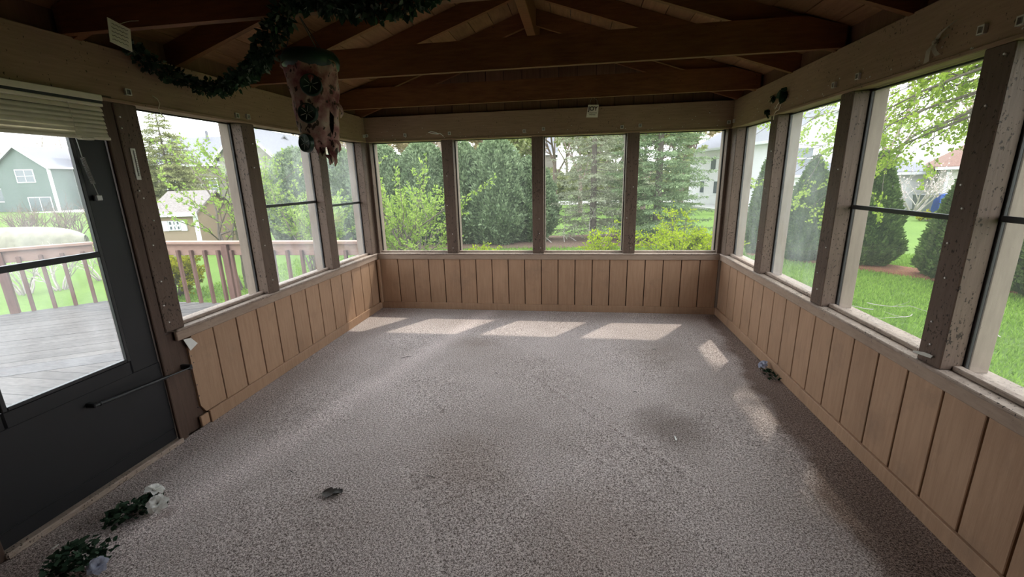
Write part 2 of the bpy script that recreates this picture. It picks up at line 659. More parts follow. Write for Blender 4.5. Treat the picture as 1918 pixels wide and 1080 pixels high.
def header(side, s_lo, s_hi):
    root = walls[side]
    wp('header_board', M['header'], root, side, s_lo, s_hi, 0.0, 0.042, ZH0, ZH1, 0.004)
    wp('header_lip', M['header'], root, side, s_lo, s_hi, -0.009, 0.0, ZH0, ZH0 + .016, 0.003)
    wp('header_core', M['siding_out'], root, side, s_lo, s_hi, 0.043, TW, ZH0 + .006, ZH1, 0)
    if side != 'back':
        wp('blocking', M['gable'], root, side, s_lo, s_hi, 0.05, 0.10, ZH1, ZH1 + .125, 0)


make_wall('back', XL, XR, [-2.22 + .2005 * k for k in range(19)], BACK_POSTS)
header('back', XL - TW, XR + TW)
make_wall('left', 2.245, D, [2.501 + .2122 * k for k in range(12)], LEFT_POSTS)
header('left', Y0, D)
make_wall('right', Y0, D, [4.751 - .2128 * k for k in range(29)], RIGHT_POSTS)
header('right', Y0, D)
piece('wall_stub', M['siding_out'], walls['right'], XR, XR + TW, Y0, 1.035, ZS1, ZH0, 0)  # unseen stretch, closed solid to darken the near ceiling and beams
# stretch of the left wall behind the door, beside the camera
piece('wall_stub', M['siding_out'], walls['left'], XL - TW, XL, Y0, 1.10, -0.1, ZH0, 0)

fw = MB()
fw.box(XL - TW, XR + TW, Y0 - .12, Y0, -0.1, 3.1)
tag(fw.build('wall_front', M['siding_out']), 'house wall at the near end of the porch', 'wall', kind='structure')

tag(piece('baseboard_back', M['wall_tan'], None, *wb('back', XL, XR, 0.0, 0.02, 0, .082), .003),
    'flat tan baseboard under the back windows', 'baseboard', kind='structure')
tag(piece('baseboard_left', M['wall_tan'], None, *wb('left', 2.33, D, 0.0, 0.02, 0, .088), .003),
    'flat tan baseboard running from the door to the back corner', 'baseboard', kind='structure')
tag(piece('baseboard_right', M['wall_tan'], None, *wb('right', Y0, D, 0.0, 0.02, 0, .088), .003),
    'flat tan baseboard along the long right wall', 'baseboard', kind='structure')
tag(piece('trim_1', M['wall_tan'], None, XL, XL + .024, D - .045, D, .082, ZS0, .003),
    'narrow vertical corner strip in the back left corner', 'trim', kind='structure')
piece('panel_offcut', M['wall_tan'], walls['left'], XL - .02, XL - .001, 2.255, 2.318, .012, .085, .003)

for x0, x1 in ((XL - TW, XL), (XR, XR + TW)):
    piece('corner_block', M['casing'], walls['back'], x0, x1, D, D + TW, -.75, ZH1 + .02, 0)
# gable boards above the back header
for a, b in zip([XL - TW] + [-2.22 + .2005 * k for k in range(19)], [-2.22 + .2005 * k for k in range(19)] + [XR + TW]):
    a2, b2 = a + .004, b - .004
    pts = [(a2, ZH1), (b2, ZH1), (b2, zr(b2) + .15)]
    if a2 < XM < b2:
        pts.append((XM, zr(XM) + .15))
    pts.append((a2, zr(a2) + .15))
    m = MB()
    m.prism([(x, D + .05, z) for x, z in pts], (0, .016, 0))
    m.build('gable_board', M['gable'], walls['back'])
m = MB()
m.prism([(XL - TW, D + .066, ZH1 - .02), (XR + TW, D + .066, ZH1 - .02), (XR + TW, D + .066, zr(XR + TW) + .15), (XM, D + .066, zr(XM) + .15),
         (XL - TW, D + .066, zr(XL - TW) + .15)], (0, TW - .066, 0))
m.build('gable_backing', M['groove'], walls['back'])

# ------------------------------------------------------------------ windows
win_n = [0]
ORD = {}


def make_window(side, a, b, label, bar=None, mat='glass', z0=ZS1, z1=ZH0):
    win_n[0] += 1
    root = thing('window_%d' % win_n[0], label, 'window', kind='structure')
    t0, t1, k = 0.092, 0.106, 0.010
    for (s0, s1, q0, q1) in ((a, a + k, z0, z1), (b - k, b, z0, z1), (a + k, b - k, z0, z0 + k), (a + k, b - k, z1 - k, z1)):
        wp('frame_bar', M['gasket'], root, side, s0, s1, t0, t1, q0, q1, .002)
    if bar:
        wp('sash_bar', M['bar'], root, side, a + k, b - k, 0.084, 0.104, bar - .012, bar + .012, .003)
        wp('pane', M[mat], root, side, a + k, b - k, 0.0975, 0.0995, z0 + k, bar - .012, 0)
        wp('pane', M[mat], root, side, a + k, b - k, 0.0975, 0.0995, bar + .012, z1 - k, 0)
    else:
        wp('pane', M[mat], root, side, a + k, b - k, 0.0975, 0.0995, z0 + k, z1 - k, 0)
    wp('sill_stop', M['trim_worn'], root, side, a, b, 0.052, 0.090, z0, z0 + .022, .004)
    return root


def gaps(posts):
    p = sorted(posts)
    return [(p[i][1], p[i + 1][0]) for i in range(len(p) - 1)]


lg = gaps(LEFT_POSTS)
make_window('left', *lg[0], 'window next to the charcoal door, showing the shed and spruce')
make_window('left', *lg[1], 'middle left-wall window crossed by a thin black bar', bar=1.405, mat='glass_hazy')
make_window('left', *lg[2], 'narrow dusty window with a bar in the back left corner', bar=1.35, mat='glass_hazy')
bgp = gaps(BACK_POSTS)
make_window('back', *bgp[0], 'leftmost back window filled by the light green shrub')
make_window('back', *bgp[1], 'back window filled by the dense dark green hedge')
make_window('back', *bgp[2], 'back window framing the sparse grey spruce and lawn')
make_window('back', *bgp[3], 'rightmost back window above the lime yellow shrub')
rg = gaps(RIGHT_POSTS)[::-1]
make_window('right', *rg[0], 'narrow dusty right-wall window in the back right corner', mat='glass_hazy')
make_window('right', *rg[1], 'dusty right-wall window, second from the back corner', mat='glass_hazy')
make_window('right', *rg[2], 'tall right-wall window with a black bar before the magnolia', bar=1.362)
make_window('right', *rg[3], 'nearest right-wall window, cut by the picture edge, with black bar', bar=1.378)

# ------------------------------------------------------------------ door
door = thing('door_1', 'charcoal storm door with tall glass and closer beside the deck', 'door', (XL, 1.65, 0), kind='structure')
DY0, DY1 = 1.215, 2.092


def dp(name, mat, s0, s1, t0, t1, z0, z1, c=.003, par=None):
    return piece(name, M[mat], par or door, *wb('left', s0, s1, t0, t1, z0, z1), c)


dp('jamb', 'jamb', 2.096, 2.156, 0.010, 0.125, 0, 2.06, .004)
dp('jamb', 'jamb', 2.165, 2.310, 0.034, 0.165, 0, .695, .004)
dp('door_stop', 'jamb', 2.082, 2.100, -0.004, 0.016, 0, 2.05, .004)
dp('jamb', 'jamb', 1.10, 1.211, 0.0, 0.125, 0, 2.06, .004)
dp('head_jamb', 'jamb', 1.10, 2.156, 0.0, 0.125, 2.035, 2.06, .004)
dp('threshold', 'trim_worn', 1.205, 2.10, -0.012, 0.15, 0, .032, .005)
dp('kick_panel', 'door', 1.216, 2.084, 0.016, 0.052, .115, .56)
dp('bottom_rail', 'door', 1.215, 2.085, 0.020, 0.055, .036, .113)
dp('stile', 'door', 1.925, 2.085, 0.020, 0.055, .113, 2.03, .006)
dp('stile', 'door', 1.215, 1.355, 0.020, 0.055, .113, 2.03, .006)
dp('lock_rail', 'door', 1.355, 1.925, 0.018, 0.055, .545, .635, .006)
dp('top_rail', 'door', 1.355, 1.925, 0.020, 0.055, 1.90, 2.03, .006)
dp('glass_bead', 'blackmetal', 1.905, 1.925, 0.010, 0.034, .635, 1.90)
dp('glass_bead', 'blackmetal', 1.355, 1.375, 0.010, 0.034, .635, 1.90)
dp('glass_bead', 'blackmetal', 1.375, 1.905, 0.010, 0.034, .635, .652)
dp('sash_bar', 'bar', 1.375, 1.905, 0.006, 0.036, 1.232, 1.262)
dp('pane', 'glass_hazy', 1.375, 1.905, 0.036, 0.039, .65, 1.232, 0)
dp('pane', 'glass_hazy', 1.375, 1.905, 0.036, 0.039, 1.262, 1.90, 0)
m = MB()
m.tube([(XL + .03, 2.235, .455), (XL + .032, 2.07, .468)], .005, 8)
m.tube([(XL + .032, 2.07, .468), (XL + .034, 1.69, .498)], .010, 10)
m.tube([(XL + .034, 1.69, .498), (XL + .034, 1.665, .50)], .007, 8)
clo = m.build('door_closer', M['blackmetal'], door, smooth=False)
piece('closer_bracket', M['blackmetal'], clo, XL - .05, XL + .036, 2.222, 2.244, .442, .474, .004)
piece('closer_bracket', M['blackmetal'], clo, XL - .03, XL + .040, 1.66, 1.682, .488, .512, .004)
m = MB()
hel = []
for i in range(150):
    t = i / 149
    a = i * 1.15
    hel.append((XL + .012 + .009 * math.cos(a), 1.925 + .02 * t + .009 * math.sin(a), 1.735 - .13 * t))
m.tube(hel, .0016, 5)
m.tube([(XL + .012, 1.915, 1.87), (XL + .014, 1.92, 1.80), (XL + .012, 1.925, 1.735)], .0022, 5)
m.tube([(XL + .012, 1.945, 1.605), (XL + .012, 1.95, 1.58), (XL + .01, 1.957, 1.545)], .0022, 5)
spr = m.build('chain_spring', M['metal'], door)
piece('chain_bracket', M['metal'], spr, XL - .012, XL + .012, 1.945, 1.975, 1.52, 1.55, .003)

# ------------------------------------------------------------------ ceiling timbers
ceil = thing('ceiling', 'open gable ceiling of dark reddish cedar beams, rafters and planks', 'ceiling', kind='structure')
EO = 0.315                        # eave overhang
YB = D + TW + 0.12                # rake overhang
YF = Y0 - .3


def slope_box(name, mat, side, d0, d1, y0, y1, h0, h1):
    """board following the roof slope between horizontal distances d0..d1 from the ridge, h above rafter underside"""
    def P(d, y, h):
        return (XM + side * d, y, 2.300 + SL * (HALF - d) + h)
    m = MB()
    m.add([P(d0, y0, h0), P(d1, y0, h0), P(d1, y1, h0), P(d0, y1, h0), P(d0, y0, h1), P(d1, y0, h1), P(d1, y1, h1), P(d0, y1, h1)],
          [(0, 3, 2, 1), (4, 5, 6, 7), (0, 1, 5, 4), (1, 2, 6, 5), (2, 3, 7, 6), (3, 0, 4, 7)] if side > 0 else
          [(0, 1, 2, 3), (4, 7, 6, 5), (0, 4, 5, 1), (1, 5, 6, 2), (2, 6, 7, 3), (3, 7, 4, 0)])
    return m.build(name, mat, ceil)


DMAX = HALF + EO
for side in (-1, 1):
    for yc in (0.2, 0.81, 1.41, 2.05, 2.61, 3.25, 3.83, 4.53, 4.985):
        slope_box('rafter', M['cedar'], side, 0.04, DMAX, yc - .019, yc + .019, 0.0, 0.14)
    nb = 13
    for i in range(nb):
        d0 = 0.0 + i * DMAX / nb
        slope_box('roof_plank', M['cedar_y'], side, d0 + .003, d0 + DMAX / nb - .003, YF, YB, 0.141 + rng.uniform(0, .002), 0.159)
    slope_box('roof_cover', M['shingle'], side, 0.0, DMAX + .04, YF, YB + .03, 0.160, 0.19)
    x = XM + side * DMAX
    piece('fascia', M['trim'], ceil, min(x, x + side * .02), max(x, x + side * .02), YF, YB, 2.135, 2.36, .003)
piece('ridge_beam', M['cedar'], ceil, XM - .04, XM + .04, YF, D + .05, 2.865, 3.10, .004)
for yc in (4.47, 3.19, 1.985, 0.76):
    m = MB()
    pts = [(XL - .02, ZH1), (XR + .02, ZH1), (XR + .02, 2.43), (XR - .22, 2.50), (XL + .22, 2.50), (XL - .02, 2.43)]
    m.prism([(x, yc, z) for x, z in pts], (0, .04, 0))
    m.build('tie_beam', M['cedar'], ceil)
# ------------------------------------------------------------------ outdoors: ground
ZG = -0.80
nr = np.random.default_rng(11)


def leaf_mat(name, c0, c1, trans=0.35, rough=0.6):
    m, nt, out = new_mat(name)
    g = nt.nodes.new('ShaderNodeNewGeometry')
    n = noise(nt, 2.5, 3, 0.6, vec=g.outputs['Position'])
    f = math_node(nt, 'MULTIPLY_ADD', g.outputs['Random Per Island'], 0.6, math_node(nt, 'MULTIPLY', n, 0.4))
    col = ramp(nt, f, [(0.15, c0), (0.85, c1)])
    d = nt.nodes.new('ShaderNodeBsdfDiffuse')
    t = nt.nodes.new('ShaderNodeBsdfTranslucent')
    nt.links.new(col, d.inputs[0])
    nt.links.new(col, t.inputs[0])
    mx = nt.nodes.new('ShaderNodeMixShader')
    mx.inputs[0].default_value = trans
    nt.links.new(d.outputs[0], mx.inputs[1])
    nt.links.new(t.outputs[0], mx.inputs[2])
    nt.links.new(mx.outputs[0], out.inputs[0])
    return m


def grass_ground():
    m, nt, out = new_mat('lawn_green')
    wv = world_vec(nt)
    n1 = noise(nt, 0.35, 4, 0.6, vec=wv)
    n2 = noise(nt, 14, 4, 0.7, vec=wv)
    n3 = noise(nt, 70, 2, 0.6, vec=wv)
    f = math_node(nt, 'MULTIPLY_ADD', n2, 0.35, math_node(nt, 'MULTIPLY_ADD', n1, 0.4, math_node(nt, 'MULTIPLY', n3, 0.25)))
    col = ramp(nt, f, [(0.35, (0.088, 0.148, 0.032)), (0.65, (0.155, 0.238, 0.055))])
    principled(nt, out, col, 0.9, n3, 0.03, 0.1)
    return m


def mulch_mat(name, a, b):
    m, nt, out = new_mat(name)
    wv = world_vec(nt)
    n = noise(nt, 26, 5, 0.75, vec=wv)
    principled(nt, out, ramp(nt, n, [(0.35, a), (0.65, b)]), 0.95, n, 0.03, 0.1)
    return m


M['lawn'] = grass_ground()
M['mulch'] = mulch_mat('red_brown_mulch', (0.09, 0.035, 0.02), (0.26, 0.12, 0.075))
M['soil'] = mulch_mat('needle_litter', (0.08, 0.05, 0.038), (0.20, 0.135, 0.10))
M['street'] = plain('pale_concrete', (0.34, 0.33, 0.31), 0.9)
M['bark'] = wood('grey_bark', (0.085, 0.068, 0.058), (0.19, 0.155, 0.13), 0.9, (8, 8, 1), 5, None)
M['bark_pale'] = wood('pale_bark', (0.22, 0.19, 0.17), (0.40, 0.36, 0.33), 0.9, (8, 8, 1), 5, None)
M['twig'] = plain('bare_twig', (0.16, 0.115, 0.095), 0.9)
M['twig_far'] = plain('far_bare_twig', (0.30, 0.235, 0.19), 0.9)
M['grass'] = leaf_mat('grass_blade', (0.12, 0.21, 0.035), (0.24, 0.37, 0.07), 0.4)  # brighter than the lawn, making up by colour for shade on the right
M['arb'] = leaf_mat('arborvitae_green', (0.045, 0.082, 0.020), (0.125, 0.180, 0.050), 0.25)
M['arb_hedge'] = leaf_mat('hedge_green', (0.085, 0.125, 0.062), (0.28, 0.345, 0.20), 0.3)
M['spruce'] = leaf_mat('spruce_needles', (0.17, 0.185, 0.12), (0.33, 0.34, 0.235), 0.25)
M['spruce_green'] = leaf_mat('spruce_green_needles', (0.115, 0.165, 0.085), (0.28, 0.345, 0.19), 0.25)
M['spruce_olive'] = leaf_mat('olive_needles', (0.14, 0.155, 0.06), (0.31, 0.32, 0.15), 0.25)
M['lime'] = leaf_mat('lime_leaf', (0.18, 0.26, 0.010), (0.36, 0.43, 0.022), 0.45)
M['yellow'] = leaf_mat('yellow_shrub_leaf', (0.18, 0.19, 0.012), (0.32, 0.30, 0.025), 0.45)
M['fresh'] = leaf_mat('fresh_green_leaf', (0.15, 0.24, 0.045), (0.32, 0.41, 0.10), 0.5)
M['maple'] = leaf_mat('spring_maple_leaf', (0.16, 0.25, 0.03), (0.33, 0.42, 0.065), 0.55)
M['haze_green'] = leaf_mat('young_yellow_green_leaf', (0.20, 0.23, 0.09), (0.36, 0.38, 0.18), 0.45)
M['blossom'] = leaf_mat('pale_pink_blossom', (0.60, 0.45, 0.45), (0.80, 0.70, 0.68), 0.4)
M['bronze'] = leaf_mat('bronze_bud', (0.24, 0.19, 0.115), (0.36, 0.29, 0.18), 0.4)

gm = MB()
gm.add([(-140, -40, ZG), (140, -40, ZG), (140, 160, ZG), (-140, 160, ZG)], [(0, 1, 2, 3)])
tag(gm.build('lawn', M['lawn']), 'bright green lawn stretching around the porch to the houses', 'lawn', kind='structure')


def patch(name, pts, mat, label, cat, h=0.04):
    m = MB()
    n = len(pts)
    cx = sum(p[0] for p in pts) / n
    cy = sum(p[1] for p in pts) / n
    vs = [(x, y, ZG - .02) for x, y in pts] + [(cx + (x - cx) * .93, cy + (y - cy) * .93, ZG + h) for x, y in pts] + [(cx, cy, ZG + h * 1.4)]
    fs = [(i, (i + 1) % n, n + (i + 1) % n, n + i) for i in range(n)] + [(n + i, n + (i + 1) % n, 2 * n) for i in range(n)]
    m.add(vs, fs)
    return tag(m.build(name, mat, smooth=True), label, cat, kind='structure')


def ell(cx, cy, rx, ry, n=26, rot=0.0, jit=.07):
    r = random.Random(int(cx * 31 + cy * 17))
    out = []
    for i in range(n):
        a = 2 * math.pi * i / n
        k = 1 + r.uniform(-jit, jit)
        x, y = rx * math.cos(a) * k, ry * math.sin(a) * k
        out.append((cx + x * math.cos(rot) - y * math.sin(rot), cy + x * math.sin(rot) + y * math.cos(rot)))
    return out


patch('planting_bed', [(-13, 15.0), (-9, 14.6), (-5, 14.7), (-2.5, 14.9), (0.2, 15.0), (2.2, 15.3), (4.6, 16.2), (5.0, 18.6), (2.2, 18.9), (-0.5, 18.2),
                       (-3, 17.9), (-8, 17.6), (-13, 17.4)], M['soil'],
      'long brown bed of needles and soil under the hedge and spruces', 'planting bed')
patch('mulch_bed', [(4.9, 13.7), (5.4, 13.2), (6.0, 12.5), (6.6, 11.9), (7.1, 11.25), (7.4, 10.75), (7.9, 10.1), (8.2, 9.55), (8.5, 8.8), (9.6, 8.6), (9.3, 9.8),
                    (8.8, 10.6), (8.2, 11.6), (7.7, 12.4), (6.8, 13.2), (6.0, 14.0), (5.3, 14.3)], M['mulch'],
      'reddish mulch strip under the row of conical evergreens', 'mulch bed', 0.05)
m = MB()
m.box(-60, 60, 39.5, 45.5, ZG, ZG + .02)
tag(m.build('street', M['street']), 'pale strip of road far beyond the sparse spruce', 'road', kind='structure')

# grass blades on the near lawn (nobody could count them)
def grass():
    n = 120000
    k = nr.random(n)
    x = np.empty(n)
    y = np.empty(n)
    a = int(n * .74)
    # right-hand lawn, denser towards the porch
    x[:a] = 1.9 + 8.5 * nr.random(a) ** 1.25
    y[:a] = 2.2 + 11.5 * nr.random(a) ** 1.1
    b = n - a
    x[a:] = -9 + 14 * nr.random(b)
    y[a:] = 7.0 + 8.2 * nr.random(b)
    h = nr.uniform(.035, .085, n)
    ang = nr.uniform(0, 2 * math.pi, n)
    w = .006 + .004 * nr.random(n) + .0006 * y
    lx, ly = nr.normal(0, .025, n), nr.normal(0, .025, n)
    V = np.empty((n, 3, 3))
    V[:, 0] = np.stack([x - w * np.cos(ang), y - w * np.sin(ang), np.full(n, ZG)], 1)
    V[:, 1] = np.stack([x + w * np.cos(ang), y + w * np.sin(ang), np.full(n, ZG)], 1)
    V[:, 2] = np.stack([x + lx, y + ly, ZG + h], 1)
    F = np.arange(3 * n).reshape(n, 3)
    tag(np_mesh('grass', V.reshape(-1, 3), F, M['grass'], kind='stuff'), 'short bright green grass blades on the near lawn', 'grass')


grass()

# ------------------------------------------------------------------ foliage builders
def unit(v):
    return v / np.maximum(np.linalg.norm(v, axis=1, keepdims=True), 1e-9)


def leaves(name, P, Dv, L, Wd, mat, parent, fold=0.0):
    n = len(P)
    Dv = unit(Dv)
    R = nr.normal(size=(n, 3))
    S = unit(np.cross(Dv, R))
    L = np.broadcast_to(np.asarray(L, float), (n,))[:, None]
    Wd = np.broadcast_to(np.asarray(Wd, float), (n,))[:, None]
    V = np.empty((n, 4, 3))
    V[:, 0] = P
    V[:, 1] = P + Dv * L * .45 + S * Wd * .5
    V[:, 2] = P + Dv * L
    V[:, 3] = P + Dv * L * .45 - S * Wd * .5
    F = np.arange(4 * n).reshape(n, 4)
    return np_mesh(name, V.reshape(-1, 3), F, mat, parent, kind='stuff')


def evergreen(name, label, x, y, top, rad, mat, n, size, prof, group=None, seed=0, lobes=7, base=ZG, core=0.8):
    """a dense evergreen: sprays of foliage on a lumpy surface of revolution over an inner mass"""
    t = thing(name, label, 'tree', (x, y, base), group)
    H = top - base
    g = np.random.default_rng(seed + 5)
    u = g.random(n * 2)
    keep = g.random(n * 2) < (np.vectorize(prof)(u) + .08)
    u = u[keep][:n]
    k = len(u)
    a = g.uniform(0, 2 * math.pi, k)
    ph = g.uniform(0, 6.28, 6)
    lump = 1 + .10 * np.sin(lobes * a + 9 * u + ph[0]) * np.sin(7 * u + ph[1] + 2 * a) + .07 * np.sin(13 * a - 11 * u + ph[2]) + .06 * np.sin(23 * u + 5 * a + ph[3])
    depth = 1 - .22 * g.random(k) ** 2
    r = rad * np.vectorize(prof)(u) * lump * depth
    P = np.stack([x + r * np.cos(a), y + r * np.sin(a), base + .02 + u * H * .985], 1)
    Dv = np.stack([np.cos(a) * .75, np.sin(a) * .75, np.full(k, .75)], 1) + g.normal(0, .45, (k, 3))
    L = size * g.uniform(.6, 1.4, k)
    leaves('foliage', P, Dv, L, L * g.uniform(.35, .6, k), mat, t)
    m = MB()
    pr = [(max(.01, core * rad * prof(q)), H * q) for q in np.linspace(0.0, .97, 14)]
    m.lathe((x, y, base), pr, 16)
    m.build('inner_foliage', mat, t, smooth=True)
    m = MB()
    m.tube([(x, y, base - .05), (x, y, base + H * .5)], [.05 + .02 * rad, .02], 7)
    m.build('trunk', M['bark'], t)
    return t


def cone_prof(u):
    return (0.62 + 3.2 * u if u < .12 else 1.0) * max(0.0, 1 - u ** 1.55) ** .75


def dome_prof(u):
    return (0.55 + 1.8 * u if u < .25 else 1.0) * max(0.0, 1 - u ** 2.6) ** .6


CONES = [(5.48, 13.85, 2.10, .50, 'narrow conical evergreen nearest the back corner, beside the red toys'),
         (6.22, 12.85, 1.98, .66, 'broad conical evergreen seen through the dusty second window'),
         (7.35, 12.15, 2.02, .64, 'tall conical evergreen standing left of the pale magnolia'),
         (8.12, 10.55, 1.62, .60, 'conical evergreen half hidden by the wide nearest post'),
         (8.72, 9.15, 1.50, .68, 'conical evergreen cut off by the right edge of the picture')]
for i, (x, y, tp, r, lb) in enumerate(CONES):
    evergreen('conical_evergreen', lb, x, y, tp, r, M['arb'], 15000, .085, cone_prof, 'conical evergreens along the mulch strip', 100 + i, 5)
HEDGE = [(-11.2, 16.6, 3.0, 1.45), (-9.1, 16.4, 2.85, 1.35), (-7.3, 15.9, 2.95, 1.30), (-5.75, 16.2, 3.05, 1.30), (-4.35, 16.3, 3.02, 1.15),
         (-2.95, 16.1, 3.06, 1.25), (-1.75, 16.7, 2.35, 1.0)]
HL = ['broad rounded hedge evergreen furthest left, seen past the hanging planter', 'rounded hedge evergreen behind the back left corner post',
      'rounded hedge evergreen behind the tall light green shrub', 'hedge evergreen just left of the first back post',
      'narrow hedge evergreen just right of the first back post', 'tallest rounded hedge evergreen centred in the second back window',
      'lower hedge evergreen at the right end beside the sparse spruce']
for i, (x, y, tp, r) in enumerate(HEDGE):
    evergreen('hedge_evergreen', HL[i], x, y, tp, r, M['arb_hedge'], 20000, .13, dome_prof, 'hedge evergreens behind the back windows', 200 + i, 6)


class Tree:
    def __init__(self, seed):
        self.r = random.Random(seed)
        self.mb = MB()
        self.P = []
        self.D = []

    def limb(self, p, d, L, rad, depth, split=3, spread=.6, droop=0.0, up=.0, leaf_from=1, shrink=.68, seg=4, sides=5, leafn=3):
        r = self.r
        pts = [Vector(p)]
        d = Vector(d).normalized()
        for i in range(seg):
            d = (d + Vector((r.gauss(0, .12), r.gauss(0, .12), r.gauss(0, .10) + up - droop))).normalized()
            pts.append(pts[-1] + d * (L / seg))
        rr = [max(rad * (1 - .55 * i / seg), .0015) for i in range(seg + 1)]
        self.mb.tube(pts, rr, sides if depth > 1 else 3, caps=False)
        if depth <= leaf_from:
            for i in range(1, seg + 1):
                for _ in range(leafn):
                    self.P.append(tuple(pts[i] + Vector((r.gauss(0, .02), r.gauss(0, .02), r.gauss(0, .02)))))
                    self.D.append((d.x + r.gauss(0, .7), d.y + r.gauss(0, .7), d.z + r.gauss(0, .6)))
        if depth <= 0:
            return
        for k in range(split):
            q = pts[max(1, int(seg * (.4 + .6 * (k + 1) / split)))]
            nd = d + Vector((r.gauss(0, spread), r.gauss(0, spread), r.gauss(0, spread * .7)))
            self.limb(q, nd, L * shrink * r.uniform(.75, 1.15), rad * .5, depth - 1, split, spread, droop, up, leaf_from, shrink, max(3, seg - 1), sides, leafn)


def shrub(name, label, x, y, top, rad, lmat, stems, lsize, seed, cat='shrub', bark='bark', depth=2, leafn=3, split=3, base=ZG, group=None, leaf_from=1):
    t = thing(name, label, cat, (x, y, base), group)
    T = Tree(seed)
    H = top - base
    for i in range(stems):
        a = 2 * math.pi * i / stems + T.r.uniform(-.3, .3)
        ln = T.r.uniform(.55, .95)
        d = (math.cos(a) * rad / H * 1.1 * ln, math.sin(a) * rad / H * 1.1 * ln, 1)
        T.limb((x + .12 * rad * math.cos(a), y + .12 * rad * math.sin(a), base), d, H * .52 * T.r.uniform(.8, 1.15), .012 + .008 * H, depth,
               split, .5, .0, .06, leaf_from, .62, 4, 5, leafn)
    T.mb.build('stems', M[bark], t, kind='stuff')
    if lmat:
        P, Dv = np.array(T.P), np.array(T.D)
        L = lsize * nr.uniform(.6, 1.35, len(P))
        leaves('foliage', P, Dv, L, L * .6, M[lmat], t)
    return t


# ------------------------------------------------------------------ shrubs and trees round the porch
def lime_shrub(label, x, y, top, rad, seed, stems, sub):
    """arching canes thickly set with small lime leaves"""
    t = thing('lime_shrub', label, 'shrub', (x, y, ZG), 'lime shrubs')
    r = random.Random(seed)
    mb = MB()
    P, Dv = [], []
    H = top - ZG
    for i in range(stems):
        a = r.uniform(0, 6.28)
        rr = rad * r.uniform(.25, 1.0)
        hh = H * (r.uniform(.62, .85) if i > 4 else r.uniform(.95, 1.12))
        p0 = Vector((x, y, ZG))
        p2 = Vector((x + rr * math.cos(a), y + rr * math.sin(a), ZG + hh))
        p1 = (p0 + p2) / 2 + Vector((0, 0, H * .25))
        pts = []
        for k in range(9):
            s = k / 8
            pts.append(p0 * (1 - s) ** 2 + p1 * 2 * s * (1 - s) + p2 * s * s)
        mb.tube(pts, [.012 * (1 - .8 * k / 8) + .002 for k in range(9)], 4, False)
        for k in range(2, 9):
            for _ in range(sub):
                d = Vector((r.gauss(0, 1), r.gauss(0, 1), r.gauss(.3, .6))).normalized()
                L = H * r.uniform(.05, .16)
                q = pts[k] + (pts[k] - pts[k - 1]) * r.random()
                mb.tube([q, q + d * L], [.003, .0015], 3, False)
                for w in range(7):
                    P.append(tuple(q + d * L * (w + 1) / 7))
                    Dv.append((d.x + r.gauss(0, .8), d.y + r.gauss(0, .8), d.z + r.gauss(0, .8)))
    mb.build('canes', M['bark'], t)
    P, Dv = np.array(P), np.array(Dv)
    L = nr.uniform(.03, .06, len(P))
    leaves('foliage', P, Dv, L, L * .65, M['lime'], t)


lime_shrub('large lime yellow shrub below the rightmost back window', 2.15, 9.35, .66, 1.05, 41, 60, 5)
lime_shrub('small lime shrub left of the third back post', .52, 9.0, .46, .42, 42, 22, 4)
lime_shrub('low lime sprigs at the foot of the first back post', -2.35, 9.6, .02, .75, 43, 22, 4)

shrub('leafy_shrub', 'tall light green shrub in the leftmost back window', -3.55, 8.95, 1.75, .80, 'fresh', 10, .06, 51, depth=3, leafn=6)
shrub('leafy_shrub', 'light green shrub behind the deck railing in the corner windows', -5.7, 8.8, 1.70, .95, 'fresh', 10, .06, 52, depth=3, leafn=6)
shrub('leafy_tree', 'slender light green tree hiding the right end of the shed', -7.75, 8.9, 2.85, .9, 'fresh', 8, .065, 53, 'tree', depth=3, leafn=6)
shrub('yellow_shrub', 'yellow-green shrub behind the balusters near the leafy tree', -8.9, 8.2, .15, .8, 'yellow', 16, .055, 54, depth=3, leafn=5)
shrub('yellow_shrub', 'yellow-green shrub at the deck corner seen through the door glass', -8.35, 6.9, -.10, .55, 'yellow', 14, .055, 55, depth=3, leafn=5)
for i, (x, y, lb) in enumerate(((-12.9, 8.1, 'pale bare shrub left of the deck post behind the door'),
                                (-12.5, 8.55, 'pale bare shrub between balusters in the door glass'),
                                (-12.6, 9.6, 'pale bare shrub right of the others behind the railing'))):
    shrub('bare_shrub', lb, x, y, .5, .8, None, 8, .05, 60 + i, bark='bark_pale', depth=2)


